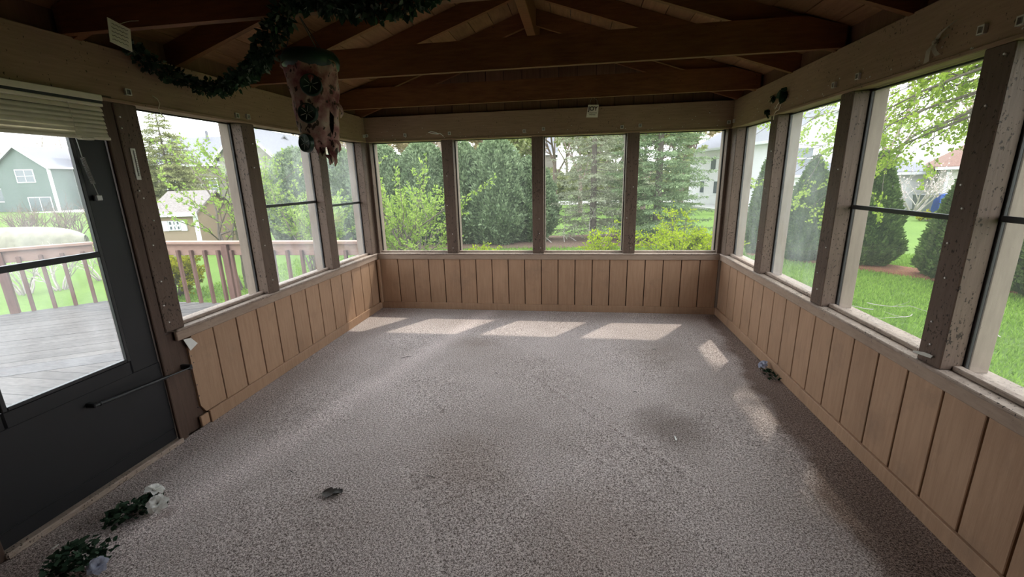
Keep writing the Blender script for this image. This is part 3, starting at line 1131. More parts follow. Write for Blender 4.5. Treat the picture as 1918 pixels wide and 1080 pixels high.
def spruce(name, label, x, y, top, rad, mat, seed, n_whorl, per, base=ZG, lo=.10, dens=1.0, droop=.18, lean=0.0, bark='bark'):
    t = thing(name, label, 'tree', (x, y, base), 'spruces')
    r = random.Random(seed)
    H = top - base
    mb = MB()
    mb.tube([(x + lean * H * s, y, base + H * s) for s in (0, .25, .5, .75, 1)], [.018 * H * (1 - .92 * s) for s in (0, .25, .5, .75, 1)], 8)
    mb.build('trunk', M[bark], t)
    bb = MB()
    P, Dv = [], []
    for w in range(n_whorl):
        s = lo + (1 - lo) * (w / n_whorl) ** 1.05
        R = rad * (1 - s) ** .8 * (1 if s > .2 else .85)
        a0 = r.uniform(0, 6.28)
        for k in range(per):
            a = a0 + 6.28 * k / per + r.uniform(-.25, .25)
            L = R * r.uniform(.75, 1.12)
            d = Vector((math.cos(a), math.sin(a), 0))
            z0 = base + H * s + r.uniform(-.06, .06) * H / n_whorl * 6
            p0 = Vector((x + lean * H * s, y, z0))
            pts = [p0 + d * L * q + Vector((0, 0, -droop * L * q + .28 * droop * L * q * q * 2)) for q in (0, .25, .5, .75, 1)]
            bb.tube(pts, [.010 + .006 * R, .009, .007, .005, .002], 4, False)
            nt_ = max(3, int(L * 11 * dens))
            for i in range(nt_):
                q = .18 + .82 * (i + r.random()) / nt_
                j = min(3, int(q * 4))
                b = pts[j].lerp(pts[j + 1], q * 4 - j)
                for sg in (-1, 1):
                    if r.random() > .85:
                        continue
                    side = Vector((-d.y, d.x, 0)) * sg
                    td = (d * r.uniform(.4, .9) + side * r.uniform(.5, 1.0) + Vector((0, 0, r.uniform(-.5, .12)))).normalized()
                    tl = L * .30 * (1.15 - q) + .08
                    m_ = max(2, int(tl / .055))
                    for e in range(m_):
                        c = b + td * tl * e / m_
                        for _ in range(2):
                            P.append(tuple(c))
                            Dv.append((td.x + r.gauss(0, .5), td.y + r.gauss(0, .5), td.z + r.gauss(0, .5)))
    bb.build('branches', M[bark], t, kind='stuff')
    P, Dv = np.array(P), np.array(Dv)
    L = nr.uniform(.07, .13, len(P))
    leaves('needles', P, Dv, L, L * .26, M[mat], t)
    return t


spruce('spruce', 'sparse grey-green spruce with bare lower trunk in the third back window', .62, 17.3, 7.4, 2.4, 'spruce', 71, 24, 7, lo=.06, dens=.75)
spruce('spruce', 'denser green spruce behind the lime shrub in the rightmost back window', 2.95, 16.9, 8.0, 2.45, 'spruce_green', 72, 28, 8, lo=.04, dens=1.15, droop=.05)
spruce('spruce', 'distant grey spruce between the two nearer back spruces', 2.3, 23.0, 8.5, 2.4, 'spruce', 73, 20, 6, lo=.12, dens=.7)
spruce('spruce', 'olive spruce rising behind the shed roof on the left', -18.9, 18.3, 5.3, 2.9, 'spruce_olive', 74, 26, 8, lo=.16, dens=1.3)

# fallen brush under the sparse spruce
for i in range(5):
    T = Tree(80 + i)
    x, y = -.9 + .45 * i, 16.0 + .2 * (i % 3)
    t = thing('fallen_branch', 'dead grey branch lying on the bed under the sparse spruce', 'branch', (x, y, ZG), 'dead branches under the spruce')
    T.limb((x, y, ZG + .03), (T.r.uniform(-1, 1), .2, .45), .8, .018, 2, 3, .5, .03, 0, -1, .7, 4, 4, 0)
    T.mb.build('wood', M['bark_pale'], t)


# maple: trunk outside the picture, long leafy branches hanging in front of the right windows
def maple():
    bx, by = 9.3, 6.0
    t = thing('maple_tree', 'maple with long spring-green leafy branches hanging before the right windows', 'tree', (bx, by, ZG))
    T = Tree(90)
    r = T.r
    T.mb.tube([(bx, by, ZG), (bx - .1, by, 1.2), (bx - .3, by + .1, 3.4)], [.26, .2, .15], 10)
    root = Vector((bx - .3, by + .1, 3.2))
    targets = [(4.63, 10.6, 1.6), (5.6, 9.9, 2.35), (6.8, 10.5, 1.9), (4.4, 9.2, 2.5), (3.85, 11.2, 2.35), (6.6, 9.7, 2.95), (5.5, 9.5, 2.75), (6.85, 10.05, 2.25),
               (5.45, 10.6, 1.15), (5.75, 10.2, 1.6), (4.9, 10.0, 2.1), (6.2, 10.2, 2.6), (7.4, 10.0, 2.6), (7.2, 9.4, 3.2), (5.0, 9.2, 3.1), (6.0, 9.0, 3.4)]
    for i, tg in enumerate(targets):
        tg = Vector(tg)
        mid = (root + tg) / 2 + Vector((0, 0, 1.1 + r.uniform(-.2, .5)))
        pts = []
        for k in range(13):
            s = k / 12
            q = root * (1 - s) ** 2 + mid * 2 * s * (1 - s) + tg * s * s
            pts.append(q + Vector((r.gauss(0, .05), r.gauss(0, .05), r.gauss(0, .04))))
        T.mb.tube(pts, [.055 * (1 - .93 * k / 12) + .002 for k in range(13)], 5, False)
        for k in range(4, 13):
            for _ in range(2):
                d = (pts[k] - pts[k - 1]).normalized() + Vector((r.gauss(0, .6), r.gauss(0, .6), r.gauss(-.15, .5)))
                T.limb(pts[k], d, r.uniform(.35, .8), .009, 1, 2, .5, .03, 0, 0, .7, 4, 4, 3)
    # upper crown, unseen, with limbs placed to shade the near floor
    for tg in ((3.2, 4.6, 5.5), (3.6, 5.1, 6.5), (3.9, 5.5, 7.4), (3.3, 4.4, 6.0), (3.7, 4.8, 6.8)):
        d = Vector(tg) - root
        mid = root + d * .62
        T.mb.tube([root, root + d * .3 + Vector((0, 0, .5)), mid + Vector((0, 0, .4))], [.07, .05, .03], 6, False)
        for q in range(4):
            T.limb(mid + Vector((0, 0, .4)), d.normalized() + Vector((r.gauss(0, .12), r.gauss(0, .12), r.gauss(-.1, .1))), 1.6, .025, 3, 3, .55, 0, 0, 1, .72, 4, 4, 3)
    T.mb.build('branches', M['bark'], t, kind='stuff')
    P, Dv = np.array(T.P), np.array(T.D)
    k = nr.random(len(P)) < .9
    P, Dv = P[k], Dv[k]
    # each bud carries a few small leaves
    P = np.repeat(P, 3, 0) + nr.normal(0, .035, (len(P) * 3, 3))
    Dv = np.repeat(Dv, 3, 0) + nr.normal(0, .6, (len(Dv) * 3, 3))
    Dv[:, 2] -= .3
    L = nr.uniform(.04, .085, len(P))
    leaves('foliage', P, Dv, L, L * .8, M['maple'], t)


maple()


def bare_tree(label, x, y, top, seed, mat='twig_far', depth=4, buds=None, group='bare trees of the far woods', split=3, name='bare_tree', sp=.5, size=.016, leafn=2):
    t = thing(name, label, 'tree', (x, y, ZG), group)
    T = Tree(seed)
    H = top - ZG
    T.mb.tube([(x, y, ZG), (x, y, ZG + H * .35)], [.02 * H, .014 * H], 6, False)
    for i in range(4):
        a = 1.57 * i + T.r.uniform(-.5, .5)
        T.limb((x, y, ZG + H * (.2 + .05 * i)), (math.cos(a) * .5, math.sin(a) * .5, 1), H * .34, .012 * H, depth, split, sp, 0, .06, 0, .68, 3, 4, leafn)
    T.mb.build('branches', M[mat], t, kind='stuff')
    if buds:
        P, Dv = np.array(T.P), np.array(T.D)
        L = H * size * nr.uniform(.6, 1.5, len(P))
        leaves('buds', P, Dv, L, L * .7, M[buds], t)
    return t


bare_tree('bare branching tree seen at the left of the third back window', -1.95, 39.0, 10.5, 301, 'twig', 4, 'bronze')
wx = [-34, -30, -27, -23.5, -20, -16.5, -13, -9.5, -6.5, -1.5, 3.5, 8.5, 15]
for i, x in enumerate(wx):
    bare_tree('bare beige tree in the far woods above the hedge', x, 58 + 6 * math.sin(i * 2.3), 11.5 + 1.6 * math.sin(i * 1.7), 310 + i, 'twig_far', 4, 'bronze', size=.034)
for i, (x, y, h) in enumerate(((27, 44, 11), (33, 42, 12), (22, 50, 10.5), (38, 47, 12))):
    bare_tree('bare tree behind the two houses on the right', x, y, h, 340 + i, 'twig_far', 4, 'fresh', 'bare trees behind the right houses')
for i, (x, y, h) in enumerate(((-90, 66, 13.0), (-80, 68, 13.5), (-73, 66, 13), (-97, 62, 12), (-66, 66, 12))):
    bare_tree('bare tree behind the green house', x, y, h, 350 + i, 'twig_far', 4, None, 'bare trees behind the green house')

for i, (x, y, h) in enumerate(((0.2, 30, 7.5), (4.6, 32, 8.5), (8.0, 36, 9), (-4.5, 34, 6.5), (2.6, 38, 9))):
    bare_tree(('young yellow-green tree behind the sparse spruce trunk', 'yellow-green tree behind the gap between the two back spruces', 'yellow-green tree left of the white house',
               'low yellow-green tree behind the hedge end', 'tall yellow-green tree furthest behind the back spruces')[i], x, y, h, 360 + i, 'twig', 4, 'haze_green', None, size=.03, name='budding_tree', leafn=5)

for i, (x, tp, lb) in enumerate(((-8.6, 3.4, 'far rounded bush across the road at the left of the sparse spruce'), (-3.4, 2.6, 'low far bush across the road behind the bare tree'),
                                (1.6, 3.6, 'far rounded bush across the road behind the sparse spruce trunk'), (6.4, 3.0, 'far rounded bush across the road behind the denser spruce'),
                                (11.4, 3.8, 'far rounded bush across the road beside the white house'))):
    evergreen('far_bush', lb, x, 48.5 + (i % 2), tp, 2.7, M['haze_green'], 5000, .34, dome_prof, 'far bushes across the road', 240 + i)

# magnolia
mg = thing('magnolia', 'small spreading magnolia with pale pink blossoms before the white garage', 'tree', (17.2, 25.4, ZG))
T = Tree(95)
for i in range(9):
    a = 6.28 * i / 9
    T.limb((17.2, 25.4, ZG), (math.cos(a) * .8, math.sin(a) * .8, 1), 1.35, .05, 3, 3, .42, 0, .05, 0, .66, 4, 4, 2)
T.mb.build('branches', M['bark_pale'], mg, kind='stuff')
P, Dv = np.array(T.P), np.array(T.D)
k = (nr.random(len(P)) < .35)
P, Dv = P[k], Dv[k]
leaves('blossoms', P, Dv + np.array([0, 0, .8]), nr.uniform(.06, .12, len(P)), .05, M['blossom'], mg)
shrub('low_shrub', 'low yellow-green shrub beside the magnolia', 16.3, 22.9, -.25, .9, 'yellow', 14, .09, 96, depth=2, leafn=4)
shrub('low_shrub', 'low yellow-green shrub under the bird feeder', 16.2, 18.9, -.3, .9, 'yellow', 14, .09, 97, depth=2, leafn=4)

# brush along the left neighbour's yard
for i in range(16):
    x = -30 + 1.35 * i + rng.uniform(-.5, .5)
    y = 19.0 - .38 * i * .6 + rng.uniform(-1.0, 1.0)
    shrub('bare_brush', 'tangled bare brown brush in front of the green house', x, y, rng.uniform(.7, 1.5), 1.0, None, 13, .05, 400 + i, bark='twig', depth=3,
          group='bare brush behind the left railing', split=3)
# ------------------------------------------------------------------ deck and railing
M['deckwood'] = wood('weathered_deck', (0.054, 0.047, 0.045), (0.109, 0.097, 0.092), 0.85, (2, 6, 6), 6, (0.12, .035, .03), .35, bump=.003, per_piece=.12)
M['deck_red'] = wood('deck_board_with_red_paint', (0.052, 0.047, 0.048), (0.105, 0.097, 0.097), 0.85, (2, 6, 6), 6, None, bump=.003, dirt=(0.085, 0.022, 0.018))
M['rail'] = wood('faded_rail_paint', (0.24, 0.145, 0.110), (0.31, 0.20, 0.155), 0.7, (2, 2, 8), 5, None)
M['baluster'] = wood('brown_red_baluster', (0.10, 0.052, 0.040), (0.155, 0.085, 0.066), 0.7, (8, 8, 1), 5, None)
ZD = -0.08


def clip_half(poly, nx, ny, c):
    """keep points with nx*x+ny*y <= c"""
    out = []
    for i in range(len(poly)):
        a, b = poly[i], poly[(i + 1) % len(poly)]
        da, db = nx * a[0] + ny * a[1] - c, nx * b[0] + ny * b[1] - c
        if da <= 0:
            out.append(a)
        if da * db < 0:
            t = da / (da - db)
            out.append((a[0] + t * (b[0] - a[0]), a[1] + t * (b[1] - a[1])))
    return out


deck = MB()
DECK = [(XL - TW, -1.2), (XL - TW, 5.40), (-7.09, 5.40), (-8.5, 3.99), (-8.5, -1.2)]
deck.prism([(x * .999, y * .999, ZD - .2) for x, y in DECK], (0, 0, .155))
deck_o = tag(deck.build('deck', M['jamb']), 'weathered grey plank deck outside the charcoal door', 'deck', kind='structure')
# seam board: beyond it the planks run diagonally, in front of it straight out
sx0, sy0, ang = -5.385, 3.017, math.radians(31.5)
dx, dy = math.cos(ang), math.sin(ang)
nx_, ny_ = -dy, dx
c0 = nx_ * sx0 + ny_ * sy0
n_db = 0
for k in range(-1, 44):
    lo, hi = c0 + k * .143, c0 + k * .143 + .137
    poly = clip_half(clip_half(DECK[::-1], -nx_, -ny_, -lo), nx_, ny_, hi)
    if len(poly) >= 3:
        m = MB()
        m.prism([(x, y, ZD - .036) for x, y in poly], (0, 0, .036 + rng.uniform(-.002, .001)))
        m.build('deck_board', M['deck_red' if k in (-1, 0) else 'deckwood'], deck_o)
for k in range(46):
    y0 = -1.2 + k * .143
    poly = clip_half([(x, y) for x, y in [(XL - TW, y0), (XL - TW, y0 + .137), (-8.5, y0 + .137), (-8.5, y0)]], nx_, ny_, c0 - .149)
    if len(poly) >= 3:
        m = MB()
        m.prism([(x, y, ZD - .036) for x, y in poly], (0, 0, .036 + rng.uniform(-.002, .001)))
        m.build('deck_board', M['deckwood'], deck_o)
rim = MB()
for (a, b) in (((-2.66, 5.42), (-7.09, 5.42)), ((-7.10, 5.42), (-8.52, 4.0))):
    a, b = Vector((a[0], a[1], 0)), Vector((b[0], b[1], 0))
    d = (b - a).normalized()
    rim.obox((a + b) / 2 + Vector((0, 0, ZD - .14)), ((b - a).length, .04, .24), Matrix.Rotation(math.atan2(d.y, d.x), 3, 'Z'))
rim.build('rim_board', M['baluster'], deck_o)


def railing(label, a, b, posts, inset):
    a, b = Vector((a[0], a[1], 0)), Vector((b[0], b[1], 0))
    d = (b - a).normalized()
    L = (b - a).length
    R = Matrix.Rotation(math.atan2(d.y, d.x), 3, 'Z')
    nrm = Vector((-d.y, d.x, 0)) * inset
    t = thing('deck_railing', label, 'railing', (a.x, a.y, ZD), 'deck railings')

    def add(name, mat, s0, s1, off, th, z0, z1):
        m = MB()
        m.obox(a + d * (s0 + s1) / 2 + nrm * off + Vector((0, 0, (z0 + z1) / 2)), (s1 - s0, th, z1 - z0), R, .004)
        return m.build(name, mat, t)
    add('top_rail', M['rail'], 0, L, 0, .04, .625, .785)
    add('cap_rail', M['rail'], 0, L, 0.3, .13, .786, .824)
    n = int(L / .2155)
    me = None
    for i in range(n):
        s = .12 + i * .2155
        if s > L - .05 or any(abs(s - p) < .09 for p in posts):
            continue
        if me is None:
            o = add('baluster', M['baluster'], s - .021, s + .021, 1.0, .042, -.20, .70)
            me, base_s = o, s
        else:
            c = me.copy()
            COL.objects.link(c)
            c.parent = t
            c.location = d * (s - base_s)
    for p in posts:
        add('post', M['baluster'], p - .045, p + .045, .6, .09, -.30, .78)
    return t


railing('straight deck railing seen through the windows beyond the door', (-2.75, 5.43), (-7.06, 5.43), [2.15, 4.25], .05)
railing('angled deck railing crossing the door glass at the deck corner', (-7.13, 5.41), (-8.5, 4.02), [.95], .05)
railing('deck railing along the far outer edge of the deck', (-8.52, 3.98), (-8.52, -1.1), [.08, 2.5], -.05)

# ------------------------------------------------------------------ buildings
def siding(name, c, step=.11, dark=.7):
    m, nt, out = new_mat(name)
    wv = world_vec(nt)
    sx = nt.nodes.new('ShaderNodeSeparateXYZ')
    nt.links.new(wv, sx.inputs[0])
    fr = math_node(nt, 'FRACT', math_node(nt, 'DIVIDE', sx.outputs[2], step))
    n = noise(nt, 3, 4, .6, vec=wv)
    base = mixc(nt, n, [k * .92 for k in c], [min(1, k * 1.06) for k in c])
    principled(nt, out, base, .6, fr, .02, .3)
    return m


def roofing(name, c):
    m, nt, out = new_mat(name)
    wv = world_vec(nt)
    br = noise(nt, 14, 4, .7, vec=wv, stretch=(1, 1, 4))
    principled(nt, out, ramp(nt, br, [(.35, [k * .75 for k in c]), (.65, [k * 1.2 for k in c])]), .9, br, .02, .1)
    return m


M['s_white'] = siding('white_siding', (0.74, 0.71, 0.76))
M['s_green'] = siding('green_siding', (0.135, 0.165, 0.155))
M['s_tan'] = siding('tan_siding', (0.22, 0.195, 0.165))
M['s_beige'] = siding('beige_siding', (0.50, 0.48, 0.42), .2)
M['s_shed'] = siding('shed_board', (0.23, 0.17, 0.12), .6)
M['r_grey'] = roofing('grey_shingles', (0.19, 0.188, 0.21))
M['r_brown'] = roofing('brown_shingles', (0.19, 0.115, 0.095))
M['r_shed'] = roofing('pale_shingles', (0.20, 0.175, 0.165))
M['b_white'] = plain('white_trim', (0.58, 0.59, 0.60), .5)
M['b_glass'] = plain('dark_house_glass', (0.10, 0.115, 0.13), .15, .6)
M['brick'] = plain('red_brick_chimney', (0.27, 0.135, 0.105), .9, var=.3, scale=9)


class House:
    """local frame: x along the facade, y into the house, z up from the given base"""

    def __init__(self, name, label, ox, oy, rot, base=ZG, cat='house'):
        self.t = thing(name, label, cat, (ox, oy, base))
        self.o = Vector((ox, oy, base))
        self.R = Matrix.Rotation(rot, 3, 'Z')

    def w(self, p):
        return self.o + self.R @ Vector(p)

    def box(self, name, mat, x0, x1, y0, y1, z0, z1, par=None):
        m = MB()
        m.obox(self.w(((x0 + x1) / 2, (y0 + y1) / 2, (z0 + z1) / 2)), (x1 - x0, y1 - y0, z1 - z0), self.R)
        return m.build(name, M[mat], par or self.t)

    def prism(self, name, mat, pts, ext, par=None):
        m = MB()
        m.prism([self.w(p) for p in pts], self.R @ Vector(ext))
        return m.build(name, M[mat], par or self.t)

    def gable_x(self, x0, x1, y0, y1, ze, zp, wall, roof, ov=.3, th=.14):
        """ridge along x"""
        ym = (y0 + y1) / 2
        sl = (zp - ze) / (ym - y0)
        for nm, x in (('gable_wall', x0), ('gable_wall', x1 - .1)):
            self.prism(nm, wall, [(x, y0, ze), (x, y1, ze), (x, ym, zp)], (.1, 0, 0))
        for s, ya in ((1, y0), (-1, y1)):
            self.prism('roof', roof, [(x0 - ov, ya - s * ov, ze - sl * ov), (x0 - ov, ym, zp), (x0 - ov, ym, zp + th), (x0 - ov, ya - s * ov, ze - sl * ov + th)],
                       (x1 - x0 + 2 * ov, 0, 0))
            self.box('fascia', 'b_white', x0 - ov, x1 + ov, min(ya - s * ov, ya - s * (ov + .06)), max(ya - s * ov, ya - s * (ov + .06)), ze - sl * ov - .06, ze - sl * ov + th)

    def gable_y(self, x0, x1, y0, y1, ze, zp, wall, roof, ov=.3, th=.14):
        xm = (x0 + x1) / 2
        sl = (zp - ze) / (xm - x0)
        for y in (y0, y1 - .1):
            self.prism('gable_wall', wall, [(x0, y, ze), (x1, y, ze), (xm, y, zp)], (0, .1, 0))
        for s, xa in ((1, x0), (-1, x1)):
            self.prism('roof', roof, [(xa - s * ov, y0 - ov, ze - sl * ov), (xm, y0 - ov, zp), (xm, y0 - ov, zp + th), (xa - s * ov, y0 - ov, ze - sl * ov + th)],
                       (0, y1 - y0 + 2 * ov, 0))
            self.prism('rake_board', 'b_white', [(xa - s * ov, y0 - ov - .05, ze - sl * ov - .12), (xm, y0 - ov - .05, zp - .12), (xm, y0 - ov - .05, zp + th),
                                                (xa - s * ov, y0 - ov - .05, ze - sl * ov + th)], (0, .05, 0))

    def window(self, x0, x1, z0, z1, y=0.0, nx=2, nz=2, side='front', frame='b_white', fw=.09):
        def B(name, mat, a0, a1, d0, d1, q0, q1, par=None):
            if side == 'front':
                return self.box(name, mat, a0, a1, y + d0, y + d1, q0, q1, par)
            return self.box(name, mat, y - d1, y - d0, a0, a1, q0, q1, par)   # on a wall facing +x at x=y
        f = B('window', 'b_glass', x0, x1, -.03, .02, z0, z1)
        for (a0, a1, q0, q1) in ((x0 - fw, x1 + fw, z1, z1 + fw), (x0 - fw, x1 + fw, z0 - fw, z0), (x0 - fw, x0, z0, z1), (x1, x1 + fw, z0, z1)):
            B('window_trim', frame, a0, a1, -.06, .0, q0, q1, f)
        for i in range(1, nx):
            x = x0 + (x1 - x0) * i / nx
            B('mullion', frame, x - .035, x + .035, -.05, .0, z0, z1, f)
        for i in range(1, nz):
            z = z0 + (z1 - z0) * i / nz
            B('mullion', frame, x0, x1, -.05, .0, z - .03, z + .03, f)


YAWR = -YAW                               # houses on the left line up with the camera heading
# green house, far left.  origin at the bottom left corner of its gable wall
h = House('green_house', 'green-grey sided house with white trim seen through the door glass', -65.95, 42.1, .155)
W_ = 6.05
h.box('wall', 's_green', 0, W_, 0, 16, 0, 5.0)
h.gable_y(0, W_, 0, 16, 5.0, 7.25, 's_green', 'r_grey', .35)
h.box('corner_board', 'b_white', W_ - .12, W_ + .1, -.1, .12, 0, 4.95)
h.box('gutter', 'b_white', W_ + .3, W_ + .45, -.3, 8, 4.75, 4.95)
h.window(2.25, 4.2, 3.35, 4.65, 0)
h.window(2.9, 5.4, 0.0, 1.55, 0, 2, 1)
ch = h.box('chimney', 'brick', W_ + .02, W_ + 1.3, 3.2, 5.2, 0, 8.6)
h.box('chimney_cap', 'b_white', W_ - .05, W_ + 1.4, 3.1, 5.3, 8.6, 8.75, ch)
h.box('wing', 's_green', -5, 0, .6, 9, 0, 3.0)
h.prism('wing_roof', 'r_grey', [(-5.3, .2, 2.9), (-.01, .2, 2.9), (-.01, 5, 5.2), (-5.3, 5, 5.2)], (0, 0, .15))
h.window(-2.2, .0 - .35, 1.2, 2.6, .6, 2, 1)

# tan house behind the shed
h = House('tan_house', 'large tan house with grey roof behind the left spruce and shed', -34.5, 31.4, .155)
h.box('wall', 's_tan', 0, 8.5, 0, 9, 0, 4.2)
h.gable_x(0, 9.0, 0, 9, 4.2, 6.5, 's_tan', 'r_grey', .4)
h.box('front_wing', 's_tan', 6.6, 10.9, -.8, 8, 0, 4.6)
h.gable_y(6.6, 10.9, -.8, 8, 4.6, 6.75, 's_tan', 'r_grey', .35)
h.window(1.6, 3.0, 1.6, 2.9, 0)
h.window(4.4, 5.6, 1.6, 2.9, 0)
h.box('vent_pipe', 'r_grey', 3.0, 3.16, 3.6, 3.76, 5.9, 7.05)

# garden shed
h = House('garden_shed', 'small tan garden shed with pale shingle roof and white shuttered window', -14.45, 13.10, .165, -1.05, 'shed')
h.box('wall', 's_shed', 0, 1.42, 0, 2.2, 0, 1.80)
h.gable_x(0, 1.42, 0, 2.2, 1.80, 2.42, 's_shed', 'r_shed', .16, .07)
h.box('corner_board', 'b_white', 1.34, 1.44, -.03, .07, 0, 1.80)
h.window(.50, .84, 1.20, 1.47, 0, 3, 2, fw=.03)
for x0 in (.26, .88):
    s = h.box('shutter', 'b_white', x0, x0 + .19, -.05, 0, 1.15, 1.50)

# white house on the right: long side facing left, garage wing facing the porch
th_ = math.atan2(11.3, -2.3)              # direction of its long side
h = House('white_house', 'two-storey white sided house with grey roof and low garage wing', 12.0, 29.4, th_ - math.pi / 2)
# local y runs along the long side away from us, local x to the right
h.box('wall', 's_white', 0, 6.5, 0, 11.6, 0, 4.3)
h.gable_y(0, 6.5, 0, 11.6, 4.3, 6.0, 's_white', 'r_grey', .35)
h.box('soffit', 'b_white', -.4, 0, -.3, 11.9, 4.12, 4.28)
h.box('gutter', 'b_white', -.52, -.40, -.3, 11.9, 4.1, 4.26)
for (y0, y1, z0, z1) in ((3.4, 4.1, 2.7, 3.6), (7.3, 8.0, 2.7, 3.6), (8.9, 9.5, .9, 1.8), (6.7, 7.3, .9, 1.8)):
    f = h.box('window', 'b_glass', -.03, .02, y0, y1, z0, z1)
    h.box('window_trim', 'b_white', -.06, -.02, y0 - .08, y1 + .08, z1, z1 + .08, f)
    h.box('window_trim', 'b_white', -.06, -.02, y0 - .08, y1 + .08, z0 - .08, z0, f)
dr = h.box('patio_door', 'b_glass', -.03, .02, 1.0, 1.9, .1, 1.75)
h.box('door_trim', 'b_white', -.06, -.01, .88, 1.0, .1, 1.85, dr)
h.box('door_trim', 'b_white', -.06, -.01, 1.9, 2.02, .1, 1.85, dr)
h.box('wall_lamp', 'blackmetal', -.12, 0, 2.3, 2.45, 1.35, 1.65)
h.box('patio_slab', 'street', -2.6, 0, -.2, 6.5, 0, .12)
h.window(1.15, 2.15, 2.55, 3.75, 0, 1, 2)
h.box('garage_wall', 's_white', 0.15, 9.3, -1.1, 0, 0, 2.22)
h.prism('garage_roof', 'r_grey', [(-.15, -1.45, 2.12), (9.6, -1.45, 2.12), (8.2, 2.6, 3.5), (-.15, .0, 3.0)], (0, 0, .12))
h.box('gutter', 'b_white', -.15, 9.6, -1.55, -1.45, 2.05, 2.2)
h.box('garage_back', 's_white', 6.5, 9.3, 0, 5, 0, 2.22)
h.prism('garage_side_roof', 'r_grey', [(6.4, 0, 2.2), (9.6, -1.4, 2.14), (9.6, 5.5, 2.14), (8.0, 2.6, 3.5), (6.4, 2.6, 3.5)], (0, 0, .1))

# beige house, far right
h = House('beige_house', 'single-storey beige house with brown shingle roof at the right edge', 19.6, 27.1, -.50)
h.box('wall', 's_beige', 0, 12, 0, 7, 0, 2.45)
h.prism('roof', 'r_brown', [(-.5, -.5, 2.36), (12.5, -.5, 2.36), (12.5, 4.0, 4.9), (3.0, 4.0, 4.9)], (0, 0, .12))
h.prism('side_roof', 'r_brown', [(-.5, -.5, 2.36), (3.0, 4.0, 4.9), (-.5, 7.6, 2.36)], (0, 0, .12))
h.box('gutter', 'b_white', -.55, 12.5, -.62, -.5, 2.3, 2.44)
h.box('downspout', 'b_white', -.02, .1, -.1, 0, 0, 2.3)
h.window(6.5, 7.6, 1.0, 2.1, 0, 2, 1)

# tan house seen above the hedge
h = House('distant_house', 'distant tan house glimpsed above the hedge beside the sparse spruce', -7.4, 49.0, .05)
h.box('wall', 's_tan', 0, 5, 0, 7, 0, 5.0)
h.gable_x(0, 5, 0, 7, 5.0, 7.0, 's_tan', 'r_grey')
h.window(1.4, 2.4, 3.3, 4.5, 0)
h.window(3.2, 4.2, 1.0, 2.2, 0)

# ------------------------------------------------------------------ yard things
M['tarp'] = plain('cream_tarp', (0.19, 0.175, 0.13), .6, var=.2, scale=3)
M['red'] = plain('red_plastic', (0.45, 0.045, 0.05), .4, .5, var=.05)
M['blue'] = plain('blue_plastic', (0.02, 0.07, 0.33), .5, .4, var=.05)
M['darkbin'] = plain('dark_grey_plastic', (0.07, 0.075, 0.08), .5, .4)
bt = thing('covered_boat', 'long boat under a cream cover behind the deck railing', 'boat', (-22.3, 14.4, ZG))
prof = []
sec = 15
rings = []
for i in range(sec):
    s = i / (sec - 1)
    wd = .75 * (1 - abs(2 * s - 1) ** 3.5) + .12
    hh = .85 * (1 - .45 * abs(2 * s - 1) ** 3)
    rings.append([(-2.6 + 5.2 * s, wd * math.cos(a), .12 + hh * max(0, math.sin(a)) ** .7) for a in np.linspace(math.pi, 0, 9)])
mm = MB()
Rz = Matrix.Rotation(.16, 3, 'Z')
base_v = Vector((-22.3, 14.4, ZG))
vs = [base_v + Rz @ Vector(q) for rr in rings for q in rr]
fs = [(i * 9 + j, i * 9 + j + 1, (i + 1) * 9 + j + 1, (i + 1) * 9 + j) for i in range(sec - 1) for j in range(8)]
fs += [tuple(range(9)), tuple((sec - 1) * 9 + j for j in range(8, -1, -1))]
mm.add(vs, fs)
mm.build('cover', M['tarp'], bt, smooth=True)
mm = MB()
for k in (-1.6, 1.6):
    mm.obox(base_v + Rz @ Vector((k, 0, .12)), (.15, 1.3, .3), Rz)
mm.build('cradle', M['bark'], bt)


def wheelie_bin(label, x, y, mat):
    t = thing('wheelie_bin', label, 'bin', (x, y, ZG), 'bins by the garage')
    m = MB()
    b0, b1, hh = .24, .31, 1.0
    m.add([(x - b0, y - b0, ZG + .05), (x + b0, y - b0, ZG + .05), (x + b0, y + b0, ZG + .05), (x - b0, y + b0, ZG + .05),
           (x - b1, y - b1, ZG + hh), (x + b1, y - b1, ZG + hh), (x + b1, y + b1, ZG + hh), (x - b1, y + b1, ZG + hh)],
          [(0, 3, 2, 1), (4, 5, 6, 7), (0, 1, 5, 4), (1, 2, 6, 5), (2, 3, 7, 6), (3, 0, 4, 7)])
    m.build('body', M[mat], t)
    m = MB()
    m.obox((x, y, ZG + hh + .03), (.68, .68, .07), None, .03)
    m.build('lid', M[mat], t)
    for s in (-1, 1):
        m = MB()
        m.tube([(x + s * .26, y + .25, ZG + .09), (x + s * .20, y + .25, ZG + .09)], .09, 12)
        m.build('wheel', M['blackmetal'], t)
    m = MB()
    m.tube([(x - .25, y + .36, ZG + .93), (x + .25, y + .36, ZG + .93)], .02, 6)
    m.build('handle', M[mat], t)


wheelie_bin('blue wheelie bin against the white garage by the magnolia', 19.05, 26.3, 'blue')
wheelie_bin('dark grey wheelie bin left of the blue bin', 18.1, 26.2, 'darkbin')


